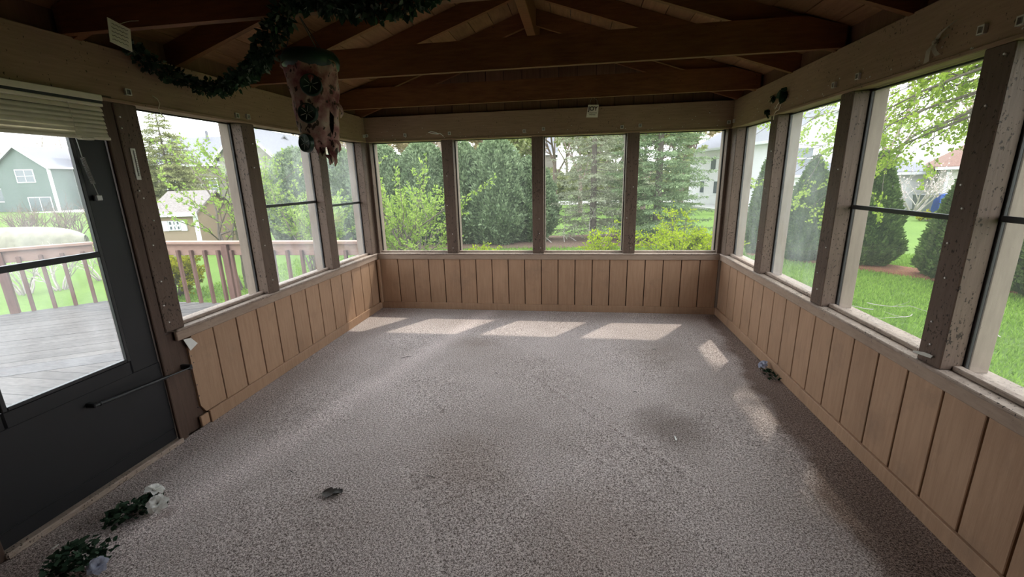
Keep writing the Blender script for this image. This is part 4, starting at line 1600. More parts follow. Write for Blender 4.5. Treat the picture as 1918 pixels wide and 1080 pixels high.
def toy_chair(label, x, y):
    t = thing('toy_chair', label, 'chair', (x, y, ZG + .14), 'red toy chairs on the stone slab')
    z = ZG + .14
    m = MB()
    m.obox((x, y, z + .22), (.34, .34, .04), None, .01)
    m.build('seat', M['red'], t)
    m = MB()
    m.add([(x - .19, y + .15, z + .22), (x + .19, y + .15, z + .22), (x + .13, y + .24, z + .66), (x - .13, y + .24, z + .66),
           (x - .19, y + .19, z + .22), (x + .19, y + .19, z + .22), (x + .13, y + .28, z + .66), (x - .13, y + .28, z + .66)],
          [(0, 1, 2, 3), (5, 4, 7, 6), (0, 4, 5, 1), (1, 5, 6, 2), (2, 6, 7, 3), (3, 7, 4, 0)])
    m.build('backrest', M['red'], t)
    for sx in (-1, 1):
        for sy in (-1, 1):
            m = MB()
            m.obox((x + sx * .14, y + sy * .14, z + .10), (.05, .05, .20))
            m.build('leg', M['red'], t)


toy_chair('red toy chair on the stone slab beyond the back corner', 7.62, 21.7)
toy_chair('second red toy chair half hidden by the narrow conical evergreen', 8.35, 21.6)
m = MB()
m.obox((7.9, 21.6, ZG + .07), (2.2, 1.1, .14), None, .03)
tag(m.build('stone_slab', M['street']), 'low grey slab under the red toy chairs', 'slab')

# bird feeder on a shepherd's hook
fx, fy = 17.15, 20.0
t = thing('bird_feeder', 'tube bird feeder hanging from a shepherd hook before the beige house', 'bird feeder', (fx, fy, ZG))
m = MB()
arc = [(fx, fy, ZG), (fx, fy, 1.0)] + [(fx - .28 + .28 * math.cos(a), fy, 1.0 + .28 * math.sin(a)) for a in np.linspace(0, math.pi * .92, 9)]
m.tube(arc, .014, 6)
hk = m.build('shepherd_hook', M['blackmetal'], t)
m = MB()
m.lathe((fx - .55, fy, .50), [(.02, .52), (.14, .40), (.15, .38)], 14)
m.build('feeder_roof', M['darkbin'], t)
m = MB()
m.lathe((fx - .55, fy, .50), [(.11, .0), (.11, .38)], 14)
m.build('seed_tube', M['metal'], t)
m = MB()
m.lathe((fx - .55, fy, .50), [(.16, -.03), (.16, .0)], 14)
m.build('tray', M['darkbin'], t)
m = MB()
m.tube([(fx - .55, fy, 1.1), (fx - .55, fy, 1.0)], .006, 5)
m.build('hanger', M['blackmetal'], t)

# twigs dropped on the right-hand lawn
TW_ = [(5.29, 8.05, 'curved pale twig on the lawn furthest from the wide post'), (5.3, 7.45, 'forked pale twig lying on the lawn left of the wide post'),
       (4.75, 7.9, 'small arched twig on the lawn near the sill'), (6.05, 6.9, 'long pale twig on the lawn right of the wide post')]
for i, (x, y, lb) in enumerate(TW_):
    T = Tree(500 + i)
    t = thing('lawn_twig', lb, 'twig', (x, y, ZG), 'twigs on the lawn')
    a = T.r.uniform(0, 6.28)
    T.limb((x - .3 * math.cos(a), y - .3 * math.sin(a), ZG + .06), (math.cos(a), math.sin(a), .02), .65, .008, 1, 2, .5, .0, 0, -1, .5, 5, 5, 0)
    T.mb.build('wood', M['bark_pale'], t)
# ------------------------------------------------------------------ things inside the porch
# mini blind over the door glass
bl = thing('mini_blind', 'cream mini blind raised over the charcoal door glass', 'blind', (XL + .03, 1.65, 2.05))
BY0, BY1 = 1.19, 2.078
piece('head_rail', M['cream'], bl, XL + .008, XL + .034, BY0, BY1, 2.020, 2.050, .003)
piece('gap_shade', M['blackmetal'], bl, XL + .010, XL + .030, BY0, BY1 - .004, 2.006, 2.020, .001)  # black strip standing in for the shade between rail and valance
piece('valance', M['cream'], bl, XL + .010, XL + .037, BY0, BY1 - .008, 1.990, 2.006, .003)
_pr = []
for i in range(7):                                           # stack of curved slats, spread a little
    zc = 1.978 - i * .021
    m = MB()
    w, tilt = .013, math.radians(62)
    rows = []
    for k in range(5):
        s = (k - 2) / 2
        cx, cz = s * w, .0035 * (1 - s * s)
        rows.append((XL + .022 + cx * math.cos(tilt) + cz * math.sin(tilt), zc - cx * math.sin(tilt) + cz * math.cos(tilt)))
    y1 = BY1 - .012 + rng.uniform(-.003, .004)
    y0 = BY0 + .008
    vs, fs = [], []
    for (x, z) in rows:
        vs += [(x, y0, z - .006 * rng.random()), (x, y1, z)]
    for k in range(4):
        fs.append((2 * k, 2 * k + 1, 2 * k + 3, 2 * k + 2))
    m.add(vs, fs)
    m.build('slat', M['cream'], bl, smooth=True)
piece('bottom_rail', M['cream'], bl, XL + .010, XL + .036, BY0 + .008, BY1 - .006, 1.826, 1.842, .004)
piece('bottom_rail_clip', M['string'], bl, XL + .008, XL + .040, 1.925, 1.985, 1.820, 1.834, .003)
for yy in (1.90, 1.36):
    m = MB()
    m.tube([(XL + .040, yy, 1.995), (XL + .041, yy + .006, 1.91), (XL + .040, yy + .002, 1.83)], .0014, 4)
    m.build('ladder_cord', M['string'], bl)

# thermometer on the door post
th = thing('thermometer', 'narrow white thermometer strip on the post beside the door', 'thermometer', (XL - .002, 2.205, 1.71))
m = MB()
m.prism([(XL - .004, 2.189, 1.625), (XL - .004, 2.216, 1.625), (XL - .004, 2.218, 1.795), (XL - .004, 2.191, 1.795)], (.006, 0, 0))
m.build('plate', M['white_plastic'], th)
m = MB()
m.tube([(XL + .004, 2.203, 1.645), (XL + .004, 2.205, 1.785)], .0022, 6)
m.build('tube', M['metal'], th)
for i in range(13):
    z = 1.65 + i * .0105
    piece('scale_mark', M['blackmetal'], th, XL + .0018, XL + .0028, 2.209, 2.215 if i % 2 else 2.2135, z, z + .0018, 0)

M['clip_base'] = plain('dim_clip_plastic', (0.22, 0.20, 0.17), 0.3, 0.5, var=0.1)
# clips that held the winter panels
def clip(x, y, z, nx, ny, label, group):
    """small square clip standing off a header; (nx, ny) points into the room"""
    t = thing('plastic_clip', label, 'clip', (x, y, z), group)
    tx, ty = -ny, nx
    R = Matrix(((tx, nx, 0), (ty, ny, 0), (0, 0, 1)))
    m = MB()
    for (a0, a1, b0, b1) in ((-.016, -.011, -.017, .017), (.011, .016, -.017, .017), (-.011, .011, .012, .017), (-.011, .011, -.017, -.012)):
        m.obox(Vector((x, y, z)) + R @ Vector(((a0 + a1) / 2, .008, (b0 + b1) / 2)), (a1 - a0, .014, b1 - b0), R)
    m.build('rim', M['clear_plastic'], t)
    m = MB()
    m.obox(Vector((x, y, z)) + R @ Vector((0, .003, 0)), (.024, .006, .026), R)
    m.build('base', M['clip_base'], t)
    m = MB()
    m.tube([Vector((x, y, z)) + R @ Vector((0, .004, 0)), Vector((x, y, z)) + R @ Vector((0, .010, 0))], .004, 8)
    m.build('screw', M['metal'], t)


BC = [(-2.452, 2.108, 'white plastic clip at the left end of the back header'), (-1.981, 2.098, 'white plastic clip above the middle of the leftmost back window'),
      (-1.45, 2.098, 'white plastic clip just right of the first back post'), (-.592, 2.088, 'white plastic clip just left of the second back post'),
      (-.378, 2.104, 'white plastic clip just right of the second back post'), (.467, 2.09, 'white plastic clip just left of the third back post'),
      (.656, 2.098, 'white plastic clip just right of the third back post'), (1.548, 2.094, 'white plastic clip at the right end of the back header')]
for x, z, lb in BC:
    clip(x, D, z, 0, -1, lb, 'plastic panel clips')
for y, z, lb in ((2.165, 2.108, 'yellowed clip above the wide nearest post on the right header'), (2.0, 2.09, 'clip at the right edge of the picture on the right header'),
                 (3.195, 2.10, 'clip left of the middle post on the right header'), (2.954, 2.10, 'clip right of the middle post on the right header'),
                 (5.0, 2.10, 'clip on the right header in the back right corner')):
    clip(XR, y, z, -1, 0, lb, 'plastic panel clips')
for y, z, lb in ((2.245, 2.094, 'clip on the left header above the door post'), (3.038, 2.074, 'left clip of the pair above the first left-wall post'),
                 (3.15, 2.08, 'right clip of the pair above the first left-wall post'), (5.0, 2.10, 'clip on the left header in the back left corner')):
    clip(XL, y, z, 1, 0, lb, 'plastic panel clips')

# screw caps on posts, paint-filled
def caps(side, pts, par):
    m = MB()
    for s, z in pts:
        x0, x1, y0, y1, z0, z1 = wb(side, s, s, -.002, .006, z, z)
        c0 = Vector(((x0), (y0), z))
        c1 = Vector(((x1), (y1), z))
        m.tube([c0, c1], .0042, 8)
    o = m.build('screw_caps', M['white_plastic'], par, kind='stuff')


caps('right', [(2.051, 1.992), (2.081, 1.814), (2.112, 1.51), (2.081, 1.415), (2.113, 1.265), (2.086, 1.117), (2.104, .911), (2.085, .81)] +
     [(3.05 + .03 * math.sin(i * 2.1), .82 + .155 * i + .05 * math.sin(i * 5)) for i in (0, 1, 2, 5)] + [(4.05 + .03 * math.sin(i * 1.7), .85 + .15 * i) for i in (1, 4, 6)], walls['right'])
caps('left', [(2.18, 2.041), (2.177, 1.957), (2.171, 1.899), (2.189, 1.564), (2.204, 1.522), (2.234, 1.391), (2.197, 1.25), (2.195, 1.031), (2.177, .885), (2.187, .776)] +
     [(3.14 + .03 * math.sin(i * 2.1), .82 + .155 * i + .04 * math.sin(i * 5)) for i in (0, 2, 3, 6, 7)], walls['left'])
pc = random.Random(3)
caps('back', [(x + pc.uniform(-.04, .04), .78 + .17 * i) for x in (-1.49, -.446, .595) for i in range(7) if pc.random() < .5], walls['back'])
m = MB()
for z in (.525, .505, .455, .38, .30, .22, .15):
    m.tube([(XL - .02, 2.285 + .02 * math.sin(z * 30), z), (XL - .016, 2.285 + .02 * math.sin(z * 30), z)], .0035, 8)
m.build('nail_heads', M['blackmetal'], walls['left'], kind='stuff')
# staples and paint flecks along the headers
m = MB()
for i in range(46):
    x, z = pc.uniform(XL + .1, XR - .1), ZH0 + .02 + abs(pc.gauss(0, .06))
    m.obox((x, D - .001, min(z, 2.29)), (pc.uniform(.004, .012), .004, pc.uniform(.003, .007)), Matrix.Rotation(pc.uniform(-.8, .8), 3, 'Y'))
m.build('staples', M['clear_plastic'], walls['back'], kind='stuff')
m = MB()
for i in range(40):
    y, z = pc.uniform(1.6, D - .1), ZH0 + .02 + abs(pc.gauss(0, .06))
    m.obox((XR + .001, y, min(z, 2.29)), (.004, pc.uniform(.004, .010), pc.uniform(.003, .008)), Matrix.Rotation(pc.uniform(-.8, .8), 3, 'X'))
m.build('staples', M['clear_plastic'], walls['right'], kind='stuff')

# cards
M['card'] = plain('yellowed_card', (0.72, 0.66, 0.56), .8, var=.06)
M['ink'] = plain('dark_ink', (0.06, 0.05, 0.045), .8)


def text_mesh(name, s, size, mat, parent, origin, R):
    cu = bpy.data.curves.new(name, 'FONT')
    cu.body = s
    cu.size = size
    cu.align_x = 'CENTER'
    cu.extrude = .0006
    cu.offset = size * .03
    o = bpy.data.objects.new(name, cu)
    COL.objects.link(o)
    dg = bpy.context.evaluated_depsgraph_get()
    me = bpy.data.meshes.new_from_object(o.evaluated_get(dg))
    bpy.data.objects.remove(o)
    bpy.data.curves.remove(cu)
    me.name = name
    me.materials.clear()
    me.materials.append(mat)
    q = bpy.data.objects.new(name, me)
    COL.objects.link(q)
    q.parent = parent
    q.matrix_local = Matrix.Translation(Vector(origin) - wloc(parent)) @ R.to_4x4()
    return q


jc = thing('paper_card', 'small cream card lettered JOY tacked to the back header', 'card', (.153, D - .006, 2.26))
jr = math.radians(7)
XZ = Matrix.Rotation(-.0, 3, 'Y')


def jp(a, b, d=0.0):        # card plane: slightly turned
    return Vector((.153 + a * math.cos(jr) + b * math.sin(jr) * .9, D - .006 - d - .03 * (b + .065), 2.262 + b - a * math.sin(jr) * .35))


m = MB()
m.prism([jp(-.062, -.062), jp(.062, -.062), jp(.056, .064), jp(-.056, .064)], (0, .002, 0))
m.build('paper', M['card'], jc)
RJ = Matrix(((1, 0, 0.03), (0, 0, -1), (-.05, 1, 0)))
text_mesh('lettering', 'JOY', .058, M['ink'], jc, jp(0.0, .006, .007), Matrix.Rotation(math.radians(88), 3, 'X') @ Matrix.Rotation(-.04, 3, 'Z'))
m = MB()
for row, (zz, x0, x1) in enumerate(((-.018, -.045, .045), (-.036, -.036, .034))):
    pts = [jp(x0 + (x1 - x0) * i / 22, zz + .0035 * math.sin(i * 2.2 + row), .003) for i in range(23)]
    m.tube(pts, .0016, 4)
m.build('script_lines', M['ink'], jc)
m = MB()
m.tube([jp(-.04, .06, .002), jp(-.035, .11, .002), jp(-.02, .14, .004)], .0008, 4)
m.tube([jp(.04, .06, .002), jp(.03, .11, .002), jp(-.02, .14, .004)], .0008, 4)
m.build('hanging_thread', M['string'], jc)

lc = thing('paper_card', 'faded card with scribbled print hanging under the near beam by the garland', 'card', (-2.03, 1.87, 2.25))
m = MB()
m.prism([(-2.03, 1.822, 2.203), (-2.03, 1.916, 2.186), (-2.035, 1.935, 2.284), (-2.035, 1.838, 2.304)], (-.003, 0, 0))
m.build('paper', M['card'], lc)
m = MB()
for row in range(5):
    z = 2.282 - row * .016
    m.tube([(-2.029, 1.845 + .07 * i / 14 - .003 * row, z - .010 * i / 14 + .0025 * math.sin(i * 1.9 + row)) for i in range(15)], .0011, 4)
m.build('print_lines', M['ink'], lc)
m = MB()
m.tube([(-2.034, 1.89, 2.294), (-2.034, 1.94, 2.32), (-2.034, 1.985, 2.335)], .001, 4)
m.build('hanging_thread', M['string'], lc)

wt = thing('paper_tag', 'white paper tag stuck to the tan board beside the door', 'tag', (XL, 2.28, .56))
m = MB()
m.prism([(XL - .012, 2.262, .632), (XL - .012, 2.315, .625), (XL - .004, 2.348, .575), (XL - .002, 2.285, .548)], (.002, 0, 0))
m.build('paper', M['white_plastic'], wt)

# strings, ribbon
def strand(name, label, cat, pts, r=.002, mat='string', group=None):
    p0 = pts[0]
    t = thing(name, label, cat, p0, group)
    m = MB()
    # smooth
    q = []
    for i in range(len(pts) - 1):
        for k in range(4):
            q.append(Vector(pts[i]).lerp(Vector(pts[i + 1]), k / 4))
    q.append(Vector(pts[-1]))
    m.tube(q, r, 5)
    m.build('cord', M[mat], t)


strand('string_loop', 'pale string loop hanging from the left header beside the door', 'string',
       [(XL + .004, 2.395, 2.10), (XL + .012, 2.415, 2.085), (XL + .014, 2.422, 2.06), (XL + .012, 2.41, 2.035), (XL + .010, 2.418, 2.01), (XL + .010, 2.435, 1.985),
        (XL + .010, 2.43, 1.96)], .0022, group='strings')
strand('string_bow', 'pale string bow on the back header above the first post', 'string',
       [(-1.70, D - .006, 2.115), (-1.66, D - .012, 2.125), (-1.60, D - .014, 2.112), (-1.58, D - .01, 2.095), (-1.63, D - .01, 2.10), (-1.68, D - .01, 2.108), (-1.60, D - .014, 2.098),
        (-1.555, D - .012, 2.10), (-1.52, D - .01, 2.068)], .004, 'white_plastic', group='strings')
strand('string_loop', 'pale looped string on the right header by the second post', 'string',
       [(XR - .006, 4.05, 2.10), (XR - .012, 4.02, 2.075), (XR - .012, 3.99, 2.10), (XR - .012, 3.95, 2.12), (XR - .012, 3.92, 2.10), (XR - .01, 3.95, 2.06), (XR - .012, 4.0, 2.055),
        (XR - .014, 4.02, 2.03), (XR - .012, 4.03, 1.995)], .003, group='strings')
M['ribbon'] = plain('dusty_ribbon', (0.36, 0.31, 0.24), .8)
rb = thing('ribbon', 'dusty beige ribbon bow tacked high on the right header', 'ribbon', (XR - .01, 2.38, 2.12))


def ribbon_strip(pts, w):
    m = MB()
    vs, fs = [], []
    for i, p in enumerate(pts):
        ww = w * (1 if i < len(pts) - 1 else 1.25)
        vs += [(p[0], p[1] - ww, p[2] + ww * .25), (p[0] - .006, p[1] + ww, p[2] - ww * .25), ]
    n = len(pts)
    for i in range(n - 1):
        fs.append((2 * i, 2 * i + 1, 2 * i + 3, 2 * i + 2))
    m.add(vs, fs)
    m.build('ribbon_tail', M['ribbon'], rb, smooth=True)


ribbon_strip([(XR - .006, 2.405, 2.125), (XR - .02, 2.415, 2.10), (XR - .014, 2.425, 2.075), (XR - .01, 2.43, 2.05)], .009)
ribbon_strip([(XR - .006, 2.40, 2.125), (XR - .022, 2.385, 2.10), (XR - .018, 2.375, 2.08), (XR - .012, 2.365, 2.065)], .008)
ribbon_strip([(XR - .006, 2.40, 2.13), (XR - .03, 2.36, 2.115), (XR - .02, 2.335, 2.125), (XR - .006, 2.34, 2.14)], .009)
ribbon_strip([(XR - .006, 2.40, 2.132), (XR - .018, 2.37, 2.15), (XR - .02, 2.335, 2.165), (XR - .006, 2.305, 2.185)], .009)
m = MB()
m.obox((XR - .010, 2.402, 2.127), (.018, .022, .018), None, .005)
m.build('knot', M['ribbon'], rb)
ps = thing('plastic_strip', 'broken clear plastic strip across the foot of the wide post', 'strip', (XR - .003, 2.1, .745))
m = MB()
m.prism([(XR - .001, 2.165, .738), (XR - .001, 2.06, .752), (XR - .001, 2.05, .768), (XR - .001, 2.10, .764), (XR - .001, 2.165, .746)], (-.004, 0, 0))
m.build('strip', M['clear_plastic'], ps)

# ------------------------------------------------------------------ artificial greenery
M['ivy'] = leaf_mat('plastic_ivy', (0.016, 0.032, 0.020), (0.055, 0.088, 0.056), .12)
M['ivy_pale'] = leaf_mat('plastic_ivy_pale', (0.10, 0.13, 0.10), (0.20, 0.23, 0.18), .15)
M['vine'] = plain('plastic_vine', (0.03, 0.04, 0.02), .6)
M['petal_w'] = leaf_mat('white_petal', (0.78, 0.76, 0.72), (0.88, 0.86, 0.82), .3)
M['petal_b'] = leaf_mat('blue_white_petal', (0.36, 0.38, 0.50), (0.58, 0.60, 0.70), .3)


def catmull(pts, n):
    P = [Vector(p) for p in pts]
    P = [P[0] * 2 - P[1]] + P + [P[-1] * 2 - P[-2]]
    out = []
    for i in range(1, len(P) - 2):
        for k in range(n):
            t = k / n
            a, b, c, d = P[i - 1], P[i], P[i + 1], P[i + 2]
            out.append(.5 * ((2 * b) + (c - a) * t + (2 * a - 5 * b + 4 * c - d) * t * t + (3 * b - a - 3 * c + d) * t ** 3))
    out.append(P[-2])
    return out


def folded_leaves(name, P, Dv, L, Wd, mat, par):
    """ivy-like leaves: two folded halves with a pointed tip"""
    n = len(P)
    Dv = unit(Dv)
    S = unit(np.cross(Dv, nr.normal(size=(n, 3))))
    U = np.cross(S, Dv)
    L = np.broadcast_to(np.asarray(L, float), (n,))[:, None]
    Wd = np.broadcast_to(np.asarray(Wd, float), (n,))[:, None]
    V = np.empty((n, 6, 3))
    V[:, 0] = P
    V[:, 1] = P + Dv * L
    V[:, 2] = P + Dv * L * .22 + S * Wd * .55 + U * Wd * .18
    V[:, 3] = P + Dv * L * .62 + S * Wd * .38 + U * Wd * .12
    V[:, 4] = P + Dv * L * .22 - S * Wd * .55 + U * Wd * .18
    V[:, 5] = P + Dv * L * .62 - S * Wd * .38 + U * Wd * .12
    b = np.arange(n)[:, None] * 6
    F = np.concatenate([b + np.array([[0, 2, 3, 1]]), b + np.array([[0, 1, 5, 4]])], 0)
    return np_mesh(name, V.reshape(-1, 3), F, mat, par, kind='stuff')


def garland(label, pts, rad, per_m, seed):
    t = thing('ivy_garland', label, 'garland', pts[0])
    path = catmull(pts, 14)
    m = MB()
    m.tube(path, .004, 5)
    m.build('vine', M['vine'], t)
    g = np.random.default_rng(seed)
    A = np.array([p[:] for p in path])
    seg = np.linalg.norm(np.diff(A, axis=0), axis=1)
    n = int(seg.sum() * per_m)
    c = np.concatenate([[0], np.cumsum(seg)])
    s = g.random(n) * c[-1]
    i = np.clip(np.searchsorted(c, s) - 1, 0, len(seg) - 1)
    f = ((s - c[i]) / seg[i])[:, None]
    P = A[i] * (1 - f) + A[i + 1] * f
    o = g.normal(size=(n, 3))
    o = unit(o)
    rr = rad * (.25 + .75 * g.random(n) ** .7) * (.75 + .5 * np.abs(np.sin(s * 9)))
    P = P + o * rr[:, None] * np.array([1, 1, .8])
    Dv = o + g.normal(0, .5, (n, 3)) + np.array([0, 0, -.35])
    L = g.uniform(.018, .036, n)
    k = g.random(n) < .14
    folded_leaves('leaves', P[~k], Dv[~k], L[~k], L[~k] * .8, M['ivy'], t)
    folded_leaves('faded_leaves', P[k], Dv[k], L[k] * 1.1, L[k] * .5, M['ivy_pale'], t)
    return t


garland('dusty ivy garland draped from the left header up to the near beam',
        [(-2.40, 2.27, 2.34), (-2.41, 2.35, 2.27), (-2.40, 2.50, 2.225), (-2.385, 2.66, 2.20), (-2.28, 2.66, 2.18), (-2.12, 2.60, 2.185), (-1.90, 2.45, 2.19), (-1.60, 2.20, 2.20),
         (-1.49, 2.09, 2.20), (-1.39, 2.02, 2.25), (-1.30, 1.965, 2.285), (-1.24, 1.95, 2.33)], .050, 1000, 21)
garland('thick ivy garland hanging under the near beam above the planter',
        [(-1.23, 1.93, 2.335), (-1.10, 1.90, 2.325), (-.98, 1.89, 2.285), (-.86, 1.88, 2.262), (-.74, 1.88, 2.268), (-.63, 1.87, 2.285), (-.52, 1.87, 2.31)], .050, 1350, 22)


def flower(parent, c, r, mat, tilt, seed, np_=7):
    q = random.Random(seed)
    R = Matrix.Rotation(tilt[0], 3, 'X') @ Matrix.Rotation(tilt[1], 3, 'Y')
    c = Vector(c)
    for ring, (k, rr, up) in enumerate(((np_, 1.0, .25), (5, .62, .62))):
        for i in range(k):
            a = 6.283 * i / k + ring * .5 + q.uniform(-.15, .15)
            d = Vector((math.cos(a), math.sin(a), 0))
            s = Vector((-math.sin(a), math.cos(a), 0))
            m = MB()
            vs, fs = [], []
            for j in range(5):
                u = j / 4
                w = r * rr * .48 * math.sin(math.pi * min(.92, .12 + u * .8)) * q.uniform(.9, 1.1)
                h = r * (up * u + .25 * math.sin(u * 3) - .18 * u * u)
                for e in (-1, 0, 1):
                    vs.append(c + R @ (d * r * rr * u + s * w * e + Vector((0, 0, h + .12 * r * abs(e)))))
            for j in range(4):
                for e in range(2):
                    fs.append((j * 3 + e, j * 3 + e + 1, j * 3 + e + 4, j * 3 + e + 3))
            m.add(vs, fs)
            m.build('petal', M[mat], parent, smooth=True)


def bunch(label, x, y, dirv, ln, wd, n, seed, flowers, z=0.0, hgt=.06, lmat='ivy'):
    t = thing('flower_bunch', label, 'flowers', (x, y, z), 'fallen artificial flower bunches')
    g = np.random.default_rng(seed)
    d = np.array([dirv[0], dirv[1], 0.0])
    d /= np.linalg.norm(d)
    s = np.array([-d[1], d[0], 0])
    a = g.uniform(-.5, .5, n)
    b = g.normal(0, .28, n)
    P = np.array([x, y, z]) + d * (a * ln)[:, None] + s * (b * wd)[:, None]
    P[:, 2] = z + .008 + hgt * g.random(n) * (1 - 1.4 * np.abs(a) ** 1.5)
    Dv = s * (np.sign(b) * .6)[:, None] + d * g.normal(.2, .6, n)[:, None] + np.array([0, 0, .25]) + g.normal(0, .4, (n, 3))
    Dv[:, 2] = np.abs(Dv[:, 2]) * .6
    L = g.uniform(.018, .034, n)
    folded_leaves('leaves', P, Dv, L, L * .75, M[lmat], t)
    m = MB()
    e = Vector((x, y, z)) - Vector(d) * ln * .5
    m.tube([e + Vector((0, 0, .006)), Vector((x, y, z + .02)), Vector((x, y, z)) + Vector(d) * ln * .5 + Vector((0, 0, .015))], .003, 5)
    m.build('stem', M['vine'], t)
    for k, (fx_, fy_, fz_, r_, mt, tl) in enumerate(flowers):
        f = thing('flower', None, None, (0, 0, 0))
        f.parent = t
        f.location = (fx_ - x, fy_ - y, fz_ - z)
        flower(f, (fx_, fy_, fz_), r_, mt, tl, seed * 7 + k)
    return t


bunch('ivy sprig with two white artificial roses on the carpet by the door', -2.165, 1.515, (.45, .75), .22, .09, 260, 31,
      [(-2.165, 1.625, .045, .046, 'petal_w', (-.3, .3)), (-2.055, 1.545, .045, .048, 'petal_w', (.5, .4))])
bunch('dark ivy clump with one white bloom at the bottom left corner', -2.10, 1.215, (.9, .2), .19, .13, 330, 32,
      [(-1.985, 1.205, .035, .038, 'petal_b', (.4, .5))], hgt=.10)
bunch('small blue-white flower with green leaves lying against the right baseboard', 1.535, 3.44, (.12, -1), .20, .07, 40, 33,
      [(1.535, 3.55, .045, .042, 'petal_b', (.3, -.7))], hgt=.04, lmat='ivy_green' if 'ivy_green' in M else 'ivy')
for i, (y, z, s_, lb) in enumerate(((4.085, 2.165, .03, 'withered leaf cluster stuck on the right header by the second post'), (3.86, 2.155, .045, 'dark green cloth leaf pinned to the right header'),
                                    (4.17, 2.06, .032, 'grey-green leaf remnant low on the right header near the corner'))):
    t = thing('leaf_remnant', lb, 'leaf', (XR - .006, y, z), 'leaf remnants on the right header')
    n = 7
    P = np.tile(np.array([XR - .008, y, z + .02]), (n, 1)) + nr.normal(0, .008, (n, 3)) * np.array([.4, 1, 1])
    P[:, 0] = XR - .008 - .006 * np.arange(n) / n
    Dv = nr.normal(0, .5, (n, 3)) * np.array([.25, 1, 1]) + np.array([-.15, 0, -.7])
    folded_leaves('leaves', P, Dv, nr.uniform(.9, 1.5, n) * s_ * 1.45, nr.uniform(.9, 1.4, n) * s_ * 1.1, M['ivy'], t)

# ------------------------------------------------------------------ hanging planter bag
def floral():
    m, nt, out = new_mat('faded_floral_fabric')
    tc = nt.nodes.new('ShaderNodeTexCoord')
    ob = tc.outputs['Object']
    n1 = noise(nt, 9, 4, .6, vec=ob)
    base = ramp(nt, n1, [(.38, (0.38, 0.29, 0.235)), (.5, (0.33, 0.175, 0.16)), (.62, (0.17, 0.048, 0.055))])
    v = nt.nodes.new('ShaderNodeTexVoronoi')
    v.inputs['Scale'].default_value = 38
    mp = nt.nodes.new('ShaderNodeMapping')
    mp.inputs['Scale'].default_value = (1, 1, .6)
    dn = nt.nodes.new('ShaderNodeTexNoise')
    dn.inputs['Scale'].default_value = 30
    nt.links.new(ob, dn.inputs['Vector'])
    va = nt.nodes.new('ShaderNodeVectorMath')
    va.operation = 'MULTIPLY_ADD'
    nt.links.new(dn.outputs['Color'], va.inputs[0])
    va.inputs[1].default_value = (.05, .05, .05)
    nt.links.new(ob, va.inputs[2])
    nt.links.new(va.outputs[0], mp.inputs[0])
    nt.links.new(mp.outputs[0], v.inputs['Vector'])
    leafm = ramp(nt, v.outputs['Distance'], [(.30, (1, 1, 1)), (.36, (0, 0, 0))])
    col = mixc(nt, leafm, base, (0.055, 0.035, 0.03))
    n2 = noise(nt, 60, 3, .7, vec=ob)
    col = mixc(nt, ramp(nt, n2, [(.6, (0, 0, 0)), (.72, (.6, .6, .6))]), col, (0.12, .07, .05))
    principled(nt, out, col, .8, n1, .004, .2)
    return m


M['floral'] = floral()
PZ = -.065
M['hole_green'] = plain('dark_green_plastic', (0.008, 0.028, 0.020), .4, .4, var=.1)
M['slit'] = plain('pale_slit', (0.45, 0.48, 0.45), .5)
PX, PY = -1.265, 2.10
pl = thing('hanging_planter', 'torn pink floral planter bag with green rim and round planting holes', 'planter', (PX, PY, 1.76))
g = random.Random(77)
VIEW = math.atan2(-PY, -PX)               # side turned to the middle of the porch


def pr_at(z):                             # radius along the bag
    s = (z - 1.80) / (2.185 - 1.80)
    return (.088 + .050 * max(0, s) ** .8) * .86


nphi, nz = 56, 22
V, F = [], []
for j in range(nz):
    for i in range(nphi):
        a = 2 * math.pi * i / nphi
        rel = (a - VIEW + math.pi) % (2 * math.pi) - math.pi
        zb = 1.80 + .035 * math.sin(rel * 2.5 + 1.2) + .015 * math.sin(9 * a)
        if rel < -.5 and rel > -2.2:
            zb += .07
        z = zb + (2.19 - zb) * j / (nz - 1)
        r = pr_at(z) * (1 + .035 * math.sin(5 * a + 30 * z) + .03 * math.sin(11 * a - 47 * z) + .015 * g.uniform(-1, 1))
        if j == 0:
            r *= .55
        elif j == 1:
            r *= .88
        V.append((PX + r * math.cos(a), PY + r * math.sin(a), z - (.02 if j == 0 else 0)))
for j in range(nz - 1):
    for i in range(nphi):
        a = 2 * math.pi * (i + .5) / nphi
        rel = (a - VIEW + math.pi) % (2 * math.pi) - math.pi
        rip = 3 < j < 9 and .62 < rel < .80                      # rip down the right side
        if not rip:
            F.append((j * nphi + i, j * nphi + (i + 1) % nphi, (j + 1) * nphi + (i + 1) % nphi, (j + 1) * nphi + i))
m = MB()
m.add(V, F)
m.build('fabric_bag', M['floral'], pl, smooth=True)
m = MB()
m.lathe((PX, PY, 0), [(.05, 1.83), (.066, 1.84), (.100, 2.18)], 20)
m.build('soil_core', M['soil'], pl)
m = MB()
m.lathe((PX, PY, 0), [(.112, 2.170), (.124, 2.178), (.130, 2.20), (.128, 2.222), (.112, 2.245), (.094, 2.25), (.090, 2.235), (.107, 2.20)], 36, cap=False)
m.build('rim', M['hole_green'], pl, smooth=True)
for k in range(3):
    a = VIEW + 2.09 * k + .5
    m = MB()
    m.tube([(PX + .11 * math.cos(a), PY + .11 * math.sin(a), 2.235), (PX + .01, 2.02, 2.33 - PZ)], .0022, 5)
    m.build('hanger_wire', M['blackmetal'], pl)
